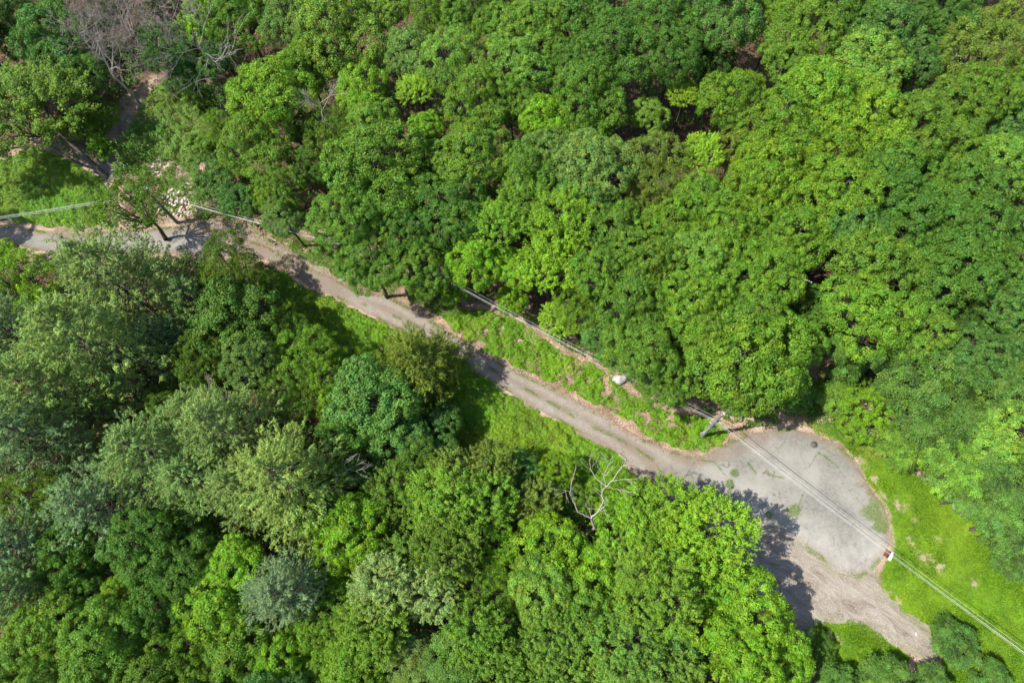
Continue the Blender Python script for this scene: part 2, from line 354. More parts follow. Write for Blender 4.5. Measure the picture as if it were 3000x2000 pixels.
sheet('lawn', [LAWN, LAWN2], .008, .16, .35, 3, M['lawn'], lambda X, Y, d: dict(bare=bare(X, Y, d)), 'bright green rough lawn to the right of the turning circle')

# ---------------------------------------------------------------- low growth: stuff
def scatter(polys, dens, rng, off, thr, soft=.12, sc=1.3, grow=0.):
    allp = np.array([p for pg in polys for p in pg]); x0, y0 = allp.min(0)-1; x1, y1 = allp.max(0)+1
    x0 = max(x0, -100); x1 = min(x1, 100); y0 = max(y0, -30); y1 = min(y1, 110)
    n = int((x1-x0)*(y1-y0)*dens); X = rng.uniform(x0, x1, n); Y = rng.uniform(y0, y1, n)
    d = np.full(n, 1e9)
    for pg in polys: d = np.minimum(d, sdf(pg, X, Y))
    k = (d+(fbm(X, Y, 1.4, off+2)-.5)*1.4 < grow); X = X[k]; Y = Y[k]; d = d[k]
    k = fbm(X, Y, sc, off) > thr+rng.uniform(-soft, soft, len(X))
    return X[k], Y[k], d[k]
def cover(name, polys, dens, hgt, leaf, color, seed, thr, label, cat_kind='stuff', sc=1.3, blade=False, hue=None, keepf=None, mat=None, grow=0.):
    rng = np.random.default_rng(seed); X, Y, d = scatter(polys, dens, rng, seed, thr, sc=sc, grow=grow)
    if keepf is not None:
        k = keepf(X, Y, rng); X = X[k]; Y = Y[k]; d = d[k]
    n = len(X)
    mound = fbm(X, Y, .9, seed+3)**1.5*1.6*(.35+.65*sm(grow-d, 0, 1.0))
    Z = hgt*mound*rng.uniform(.35, 1.0, n)+.03
    if blade:
        T = np.stack([rng.normal(0, .5, n), rng.normal(0, .5, n), np.ones(n)*.9], -1); N = np.cross(T, rng.normal(size=(n, 3)))
        V, F = leaves(np.stack([X, Y, Z*.6+leaf*.4], -1), N, leaf*rng.uniform(.7, 1.4, n), leaf*.28, rng, T)
    else:
        gx = (fbm(X+.15, Y, .9, seed+3)-fbm(X-.15, Y, .9, seed+3))*2.2; gy = (fbm(X, Y+.15, .9, seed+3)-fbm(X, Y-.15, .9, seed+3))*2.2
        N = np.stack([-gx*2+rng.normal(0, .4, n), -gy*2+rng.normal(0, .4, n), np.ones(n)], -1)
        V, F = leaves(np.stack([X, Y, Z], -1), N, leaf*rng.uniform(.55, 1.6, n), leaf*.55*rng.uniform(.6, 1.3, n), rng)
    v = (.42+.5*fbm(X, Y, 2.5, seed+6)+.4*fbm(X, Y, .55, seed+8, 2)+rng.normal(0, .14, n))
    t = np.stack([v*(.68+.7*fbm(X, Y, 4, seed+7)+rng.normal(0, .08, n)), v, v*.9], -1)
    me = mk(name, V, F, mat or M['leaf'], tint=np.repeat(np.clip(t, .2, 2), 4, 0))
    o = link(name, me); o.color = (*color, 1); return tag(o, label, None, None, cat_kind)
BRT = (.145, .31, .012)
cover('undergrowth', [BANK_R], 330, .8, .17, BRT, 11, .4, 'bright green leafy undergrowth on the bank between lane and wires', sc=1.0)
cover('undergrowth', [BANK_L], 300, .9, .17, (.15, .31, .012), 12, .1, 'green leafy undergrowth along the lower left edge of the lane', grow=.45)
cover('undergrowth', [MEADOW], 260, .9, .17, (.15, .32, .014), 13, .15, 'bright green brambles above the lane at the left edge')
cover('undergrowth', [STRIP], 230, .8, .16, (.1, .22, .014), 14, .34, 'green ground plants between the lane and the oak edge')
cover('undergrowth', [SCRUB], 300, 2.0, .18, (.15, .28, .04), 15, .34, 'pale green scrub around the rubble heap')
cover('undergrowth', [G2([(330, 480), (420, 440), (560, 470), (650, 560), (680, 640), (600, 650), (470, 620), (380, 600)])], 260, .7, .16, (.13, .25, .03), 19, .46, 'broken green scrub growing between the two rubble heaps', sc=.9)
cover('undergrowth', [NOOK], 150, .8, .16, (.085, .18, .015), 16, .42, 'patchy low plants in the nook above the turning circle')
LK = lambda X, Y, rng: bare(X, Y, 0) < rng.uniform(.15, .9, len(X))
cover('grass', [LAWN, LAWN2], 300, .14, .17, (.2, .38, .014), 17, .12, 'short bright grass growing on the lawn', blade=True, keepf=LK)
cover('tall_grass', [LAWN, LAWN2], 150, .5, .24, (.13, .27, .014), 27, .55, 'taller dark tufts of grass and weeds standing in the lawn', blade=True, keepf=LK, sc=2.2)
def weedkeep(X, Y, rng):
    a = road_attr(X, Y, sdf(ROAD, X, Y)); return a['moss']*1.1 > rng.uniform(.35, 1.1, len(X))
cover('weeds', [ROAD], 260, .16, .13, (.15, .27, .02), 18, .0, 'weeds rooted in the cracks and centre strip of the asphalt', blade=True, keepf=weedkeep)
# scattered fallen leaves on the open banks
def litter():
    rng = np.random.default_rng(21)
    edge = [BANK_R, STRIP, SHOULDER, SCRUB, NOOK, G2([(1280, 900), (1400, 800), (1560, 900), (1800, 1060), (2080, 1200), (2180, 1260), (1990, 1330), (1700, 1190), (1400, 1040)])]
    X, Y, d = scatter(edge, 60, rng, 5, .3, sc=1.5, grow=1.0)
    dr = sdf(ROAD, X, Y); k = (dr > -.35); X = X[k]; Y = Y[k]
    n2 = 60000; t = rng.uniform(-100, 60, n2); u = rng.uniform(-20, 90, n2); dr = sdf(ROAD, t, u)
    k = (np.abs(dr) < rng.uniform(0, .8, n2)); X = np.r_[X, t[k]]; Y = np.r_[Y, u[k]]; n = len(X)
    N = np.stack([rng.normal(0, .5, n), rng.normal(0, .5, n), np.ones(n)], -1)
    V, F = leaves(np.stack([X, Y, rng.uniform(.035, .09, n)], -1), N, rng.uniform(.1, .24, n), rng.uniform(.06, .13, n), rng)
    v = rng.uniform(.5, 1.3, (n, 1)); t = v*np.array([[1, 1, 1.]])+rng.normal(0, .05, (n, 3))
    o = link('leaf_litter', mk('leaf_litter', V, F, M['leaf'], tint=np.repeat(np.clip(t, .1, 2), 4, 0))); o.color = (.36, .255, .18, 1)
    tag(o, 'dry pinkish tan fallen leaves along the lane edges and bank', None, None, 'stuff')
litter()
def pebbles():
    rng = np.random.default_rng(77); X, Y, d = scatter([GRAV, ROAD], 45, rng, 9, .45, sc=1.2); dg = sdf(GRAV, X, Y); k = (dg < .3) | (rng.random(len(X)) < .1); X = X[k]; Y = Y[k]; n = len(X)
    s = rng.uniform(.014, .05, n)[:, None, None]; q = np.array([[1, 0, 0], [.2, .9, 0], [-.9, .5, 0], [-.7, -.7, 0], [.4, -.9, 0], [0, 0, .7]])
    a = rng.uniform(0, 6.28, n); R = np.stack([np.stack([np.cos(a), -np.sin(a), 0*a], -1), np.stack([np.sin(a), np.cos(a), 0*a], -1), np.stack([0*a, 0*a, 0*a+1], -1)], 1)
    V = np.einsum('nij,kj->nki', R, q)*s+np.stack([X, Y, np.full(n, .024)], -1)[:, None]; f = np.array([[i, (i+1) % 5, 5] for i in range(5)])
    F = (f[None]+np.arange(n)[:, None, None]*6).reshape(-1, 3); t = np.repeat(rng.uniform(.25, 1.15, (n, 1))*np.array([[1, .96, .9]]), 6, 0)
    m = NT('pebble stone'); m.out(m.mix(1.0, (.34, .31, .27), m.attr('tint', 'Color'), 'MULTIPLY'), .9)
    tag(link('gravel', mk('gravel', V.reshape(-1, 3), F, m.m, tint=t)), 'loose pebbles strewn over the gravel beyond the turning circle', None, None, 'stuff')
pebbles()
# shaded plants on the forest floor, seen down the gaps between crowns
def understory():
    rng = np.random.default_rng(31); n = 900000
    px = rng.uniform(-150, 3150, n); py = rng.uniform(-140, 2150, n)
    v = np.stack([px-1500, -(py-1000), np.full(n, -FPX)], -1) @ np.array(CR).T; k = (H-2.)/-v[:, 2]; X = v[:, 0]*k; Y = v[:, 1]*k
    k = fbm(X, Y, .9, 44, 3) > np.where(fbm(X, Y, 7, 3) > .5, .42, .52); X = X[k]; Y = Y[k]; px = px[k]; py = py[k]
    d = np.full(len(X), 1e9)
    for pg in (ROAD, GRAV, LAWN, LAWN2, BANK_R, MEADOW, BANK_L, STRIP): d = np.minimum(d, sdf(pg, X, Y))
    k = (d > .6) & (sdf(SCRUB, X, Y) > 0)
    for gx, gy, gr in ((2430, 745, 70), (2350, 830, 60), (1840, 350, 60), (2400, 1090, 70), (2560, 1080, 90), (2900, 410, 60), (1540, 780, 50), (2790, 1120, 40), (1370, 830, 60), (380, 350, 75), (310, 480, 60), (500, 560, 110)): k &= np.hypot(px-gx, py-gy) > gr*rng.uniform(.6, 1.1, len(px))
    X = X[k]; Y = Y[k]; d = d[k]; n = len(X)
    top = 5.2*sm(fbm(X, Y, 4.5, 41), .25, .7)*sm(d, .3, 4)+.4; Z = np.maximum(.1, top*rng.uniform(.55, 1, n)-1.5*np.abs(rng.normal(0, .25, n)))+.9*fbm(X, Y, .9, 44, 3)
    V, F = leaves(np.stack([X, Y, Z], -1), rng.normal(0, .5, (n, 3))+np.array([[0, 0, 1.]]), rng.uniform(.2, .36, n), rng.uniform(.12, .22, n), rng)
    v = (.5+.7*fbm(X, Y, 5, 48))[:, None]*rng.uniform(.7, 1.25, (n, 1))
    o = link('understory', mk('understory', V, F, M['leaf'], tint=np.repeat(v*np.ones((1, 3)), 4, 0))); o.color = (.085, .18, .016, 1)
    tag(o, 'saplings and shaded green plants filling the forest floor beneath the crowns', None, None, 'stuff')
understory()

# ---------------------------------------------------------------- tree kinds: crown, limbs and trunk meshes (crown radius R0)
R0 = 4.5
def lobes(rng, R, k, zsc=.62):
    L = [((rng.normal(0, .08)*R, rng.normal(0, .08)*R, .34*R), .42*R)]
    for i in range(k):
        a = 2*math.pi*(i+rng.uniform(-.3, .3))/k*(1 if i % 2 else 1); q = rng.uniform(.46, .64)*R; z = rng.uniform(-.2, .3)*R*zsc*1.6
        L.append(((q*math.cos(a), q*math.sin(a), z), rng.uniform(.3, .44)*R))
    return L
def clumps(rng, L, n, R, low=-.35):
    C = []; D = []
    c = np.array([l[0] for l in L]); r = np.array([l[1] for l in L]); w = r**2/np.sum(r**2)
    while len(C) < n:
        i = rng.choice(len(L), p=w); d = rng.normal(size=3); d /= np.linalg.norm(d)
        if d[2] < low: continue
        p = c[i]+r[i]*d*rng.uniform(.82, 1.08)*np.array([1, 1, .85])
        if np.any((np.linalg.norm((p-c)/np.array([1, 1, .85]), axis=1) < r*.78) & (np.arange(len(L)) != i)): continue
        C.append(p); D.append(d)
    return np.array(C), np.array(D)
def tints(rng, nc, per, cv=.16, lv=.14, hue=.1):
    c = rng.normal(1, cv, nc); h = rng.normal(0, hue, nc)
    v = np.repeat(c, per)+rng.normal(0, lv, nc*per); hh = np.repeat(h, per)+rng.normal(0, .05, nc*per)
    return np.clip(np.stack([v*(1+hh), v, v*(1-hh*.8)], -1), .3, 1.9)
def crown_oak(seed, cr=.5, n=310, per=66, leaf=.2, asp=.62, low=-.4, rnd=.5, kl=11, droop=0., cv=.16, flat=.6):
    rng = np.random.default_rng(seed); L = lobes(rng, R0, kl); C, D = clumps(rng, L, n, R0, low)
    R = cr*rng.uniform(.7, 1.3, n); A = unit(D*.65+np.array([[0, 0, .75]])+rng.normal(0, .15, (n, 3)))
    d = unit(rng.normal(size=(n, per, 3))); s = (d*A[:, None]).sum(-1, keepdims=True); d = np.where(s < -.15, d-2*s*A[:, None], d); s = np.abs((d*A[:, None]).sum(-1, keepdims=True))
    dd = d-A[:, None]*s*(1-flat)
    pos = C[:, None]+dd*(R[:, None, None]*rng.uniform(.55, 1.05, (n, per, 1)))
    if droop: pos[..., 2] -= droop*((dd[..., :2]**2).sum(-1))*R[:, None]
    N = d*.95+A[:, None]*.35+rng.normal(0, rnd, (n, per, 3))
    V, F = leaves(pos.reshape(-1, 3), N.reshape(-1, 3), leaf*rng.uniform(.7, 1.3, n*per), leaf*asp*rng.uniform(.8, 1.2, n*per), rng)
    t = tints(rng, n, per, cv)
    return (V, F, np.repeat(t, 4, 0), L, C)
def crown_frond(seed, n=190, leaf=.19):
    """flat sprays of paired leaflets (locust and sumac)"""
    rng = np.random.default_rng(seed); L = lobes(rng, R0, 15, 1.1); L = [(c, q*rng.uniform(.72, .95)) for c, q in L]; C, D = clumps(rng, L, n, R0, -.3); nf, nl = 8, 8
    A = unit(D*.55+np.array([[0, 0, .8]])+rng.normal(0, .22, (n, 3)))
    az = rng.uniform(0, 2*math.pi, (n, 1))+np.arange(nf)[None]*2*math.pi/nf+rng.normal(0, .2, (n, nf))
    T = np.stack([np.cos(az), np.sin(az), rng.normal(.05, .12, (n, nf))], -1); T = unit(T-(T*A[:, None]).sum(-1, keepdims=True)*A[:, None]*.7)
    ln = rng.uniform(.55, 1.2, (n, nf, 1)); q = (np.arange(nl)+.7)/nl
    base = C[:, None, None]+T[:, :, None]*(ln[..., None]*q[None, None, :, None])
    base[..., 2] -= (.3*(q**2)*ln[..., 0, None])
    Bv = unit(np.cross(A[:, None], T))
    out = []; Nn = []; TT = []
    for sg in (-1, 1):
        out.append(base+Bv[:, :, None]*sg*leaf*.55); TT.append(np.broadcast_to((Bv*sg+T*.35)[:, :, None], base.shape)); Nn.append(np.broadcast_to(A[:, None, None], base.shape)+rng.normal(0, .4, base.shape))
    o = np.concatenate([x.reshape(-1, 3) for x in out]); N = np.concatenate([x.reshape(-1, 3) for x in Nn]); TT = np.concatenate([x.reshape(-1, 3) for x in TT])
    V, F = leaves(o, N, leaf*1.25, leaf*.6, rng, TT); t = tints(rng, n, nf*nl, .26, .16, .1); t = np.concatenate([t, t])
    return (V, F, np.repeat(t, 4, 0), L, C)
def crown_shoot(seed, n=400, per=64, leaf=.2):
    """leafy shoots pointing outwards and up, pointed at the rim (ash, cherry)"""
    rng = np.random.default_rng(seed); L = lobes(rng, R0, 11); C, D = clumps(rng, L, n, R0, -.25)
    A = unit(D*.9+np.array([[0, 0, .35]])+rng.normal(0, .22, (n, 3))); ln = rng.uniform(.7, 1.5, (n, 1, 1)); q = rng.uniform(-.45, .75, (n, per, 1))
    side = unit(np.cross(rng.normal(size=(n, per, 3)), A[:, None])); w = .26*(1-.6*np.clip(q, 0, 1))
    pos = C[:, None]+A[:, None]*q*ln+side*w*rng.uniform(.3, 1.1, (n, per, 1)); T = A[:, None]*.8+side*.8
    N = side*.3+np.array([0, 0, .9])+rng.normal(0, .4, (n, per, 3))
    V, F = leaves(pos.reshape(-1, 3), N.reshape(-1, 3), leaf*rng.uniform(.7, 1.3, n*per), leaf*.42, rng, T.reshape(-1, 3))
    return (V, F, np.repeat(tints(rng, n, per, .15, .16, .08), 4, 0), L, C)
def crown_pine(seed, dense=1.0, soft=1.0, spread=1.0):
    """white pine: whorls of long limbs whose ends carry plumes of upswept needles"""
    rng = np.random.default_rng(seed); Hh = 9.5; tips = []; axes = []; limbs = []
    nw = 13
    for w in range(nw):
        q = w/(nw-1); z = -Hh*.5+Hh*q*.97; rr = R0*1.06*(1-q**1.7)**.8+.35; nb = rng.integers(6, 9) if q < .85 else 5; a0 = rng.uniform(0, 6.28)
        for b in range(nb):
            a = a0+6.283*b/nb+rng.normal(0, .2); ln = rr*rng.uniform(.6, 1.18); rise = rng.uniform(.1, .5)+.5*q
            m = 7; s = np.linspace(0, 1, m)[:, None]; dirv = np.array([math.cos(a), math.sin(a), 0])
            pts = dirv*ln*s+np.array([0, 0, 1.])*(ln*rise*.5*s**2-.22*ln*s*(1-q))+np.array([[0, 0, z]])+rng.normal(0, .05, (m, 3))*s
            limbs.append((pts, .055*(1.2-q)+.012))
            nt = int((6+15*ln/R0)*dense); sd = np.cross(dirv, [0, 0, 1.])
            for t in range(nt):
                u = rng.uniform(.22, 1.0)**.75; k = u*(m-1); i = min(int(k), m-2); p = pts[i]+(pts[i+1]-pts[i])*(k-i)
                off = rng.normal(0, .42*(1.15-.55*u)*ln/R0+.1); pp = p+sd*off*1.5+dirv*abs(off)*.45+np.array([0, 0, rng.uniform(-.05, .3)])
                tips.append(pp); axes.append(dirv*.85+sd*off*.9+np.array([0, 0, .55])+rng.normal(0, .2, 3))
    for k in range(7): tips.append(np.array([rng.normal(0, .15), rng.normal(0, .15), Hh*.5+rng.uniform(-.3, .5)])); axes.append(np.array([0, 0, 1.])+rng.normal(0, .3, 3))
    C = np.array(tips); A = unit(np.array(axes)); n = len(C); per = 20
    q = rng.uniform(-.3, .65, (n, per, 1)); side = unit(np.cross(rng.normal(size=(n, per, 3)), A[:, None]))
    T = A[:, None]*rng.uniform(.6, 1.2, (n, per, 1))+side*.85; pos = C[:, None]+A[:, None]*q*.62+side*.13*soft*rng.uniform(.2, 1.3, (n, per, 1))
    N = side*.6+np.array([0, 0, .7])+rng.normal(0, .35, (n, per, 3))
    V, F = leaves(pos.reshape(-1, 3), N.reshape(-1, 3), rng.uniform(.2, .34, n*per), rng.uniform(.045, .075, n*per), rng, T.reshape(-1, 3))
    return (V, F, np.repeat(tints(rng, n, per, .17, .14, .07), 4, 0), limbs, None)
def limb_mesh(name, L, C, seed):
    if C is None:
        A = Acc()
        for pts, r in L: A.tube(pts, np.linspace(r, .012, len(pts)), 4)
        A.tube([(0, 0, -5.2), (0, 0, 0), (.05, 0, 4.7)], [.17, .11, .02], 7)
        return A.mesh(name, M['bark'], True)
    rng = np.random.default_rng(seed+900); A = Acc(); base = np.array([0, 0, -.62*R0])
    for c, r in L:
        c = np.array(c); mid = base+(c-base)*.5+np.array([0, 0, -.06*R0])+rng.normal(0, .12, 3)
        A.tube([base, mid, c*.96], [.14, .09, .05], 5)
        near = C[np.argsort(np.linalg.norm(C-c, axis=1))[:60]]; near = near[rng.choice(60, 16, replace=False)]
        for p in near[:9]:
            s = mid+(c-mid)*rng.uniform(.3, 1); m2 = (s+p)/2+rng.normal(0, .12, 3); A.tube([s, m2, p], [.035, .02, .008], 3)
    return A.mesh(name, M['bark'], True)
PROTO = {}
def make_protos():
    kinds = dict(
        oak=lambda s: crown_oak(s, .43, 470, 84, .155),
        maple=lambda s: crown_oak(s, .55, 300, 100, .185, .75, -.35, .42, 11, cv=.18),
        fine=lambda s: crown_oak(s, .4, 480, 66, .13, .55, -.5, .6, 13, .35),
        frond=lambda s: crown_frond(s), shoot=lambda s: crown_shoot(s),
        sparse=lambda s: crown_oak(s, .5, 185, 44, .19, .6, -.7, .7, 10),
        pine=lambda s: crown_pine(s), fir=lambda s: crown_pine(s, 1.3, 1.0))
    cnt = dict(oak=6, maple=4, fine=4, frond=3, shoot=4, sparse=2, pine=4, fir=2)
    for k, f in kinds.items():
        PROTO[k] = []
        for i in range(cnt[k]):
            V, F, t, L, C = f(1000+37*i+len(k)*101)
            cm = mk('crown', V, F, M['needle' if k in ('pine', 'fir') else 'leaf'], tint=t)
            PROTO[k].append((cm, limb_mesh('branches', L, C, i)))
make_protos()
TR = Acc(); _q = np.linspace(0, 1, 7)
TR.tube(np.stack([.25*np.sin(_q*3), .2*np.sin(_q*4+1)-.17, _q-.01], -1), .26*(1-.62*_q)+.1*np.exp(-_q*18), 9)
TRUNK = TR.mesh('trunk', M['bark'], True)

TONE = dict(mid=(.12, .235, .02), light=(.155, .285, .03), yel=(.138, .262, .015), bright=(.165, .325, .014), lime=(.225, .4, .02), deep=(.078, .18, .018), blue=(.088, .205, .034), dyel=(.1, .185, .01), loc=(.085, .185, .024),
            olive=(.15, .22, .024), dark=(.05, .115, .014), grey=(.135, .23, .04), pale=(.22, .34, .09), pine=(.165, .265, .062), pineY=(.17, .262, .052), pineB=(.135, .225, .078), silver=(.145, .235, .1), hem=(.135, .185, .016))
TW = dict(loc='cool green', dyel='dark yellow green', mid='mid green', light='light green', yel='yellow green', bright='bright green', lime='lime green', deep='deep green', blue='blue green', olive='olive green', dark='dark green', grey='grey green',
          pale='pale silvery green', pine='soft grey green', pineY='yellowish grey green', pineB='blue grey', silver='silver blue', hem='dark olive')
KW = dict(oak='rounded leafy tree', maple='clumpy broad leaved tree', fine='fine leaved tree', frond='feathery leaved tree', shoot='tree with pointed leafy shoots', sparse='thin open crowned tree', pine='plumed pine', fir='dense conifer')
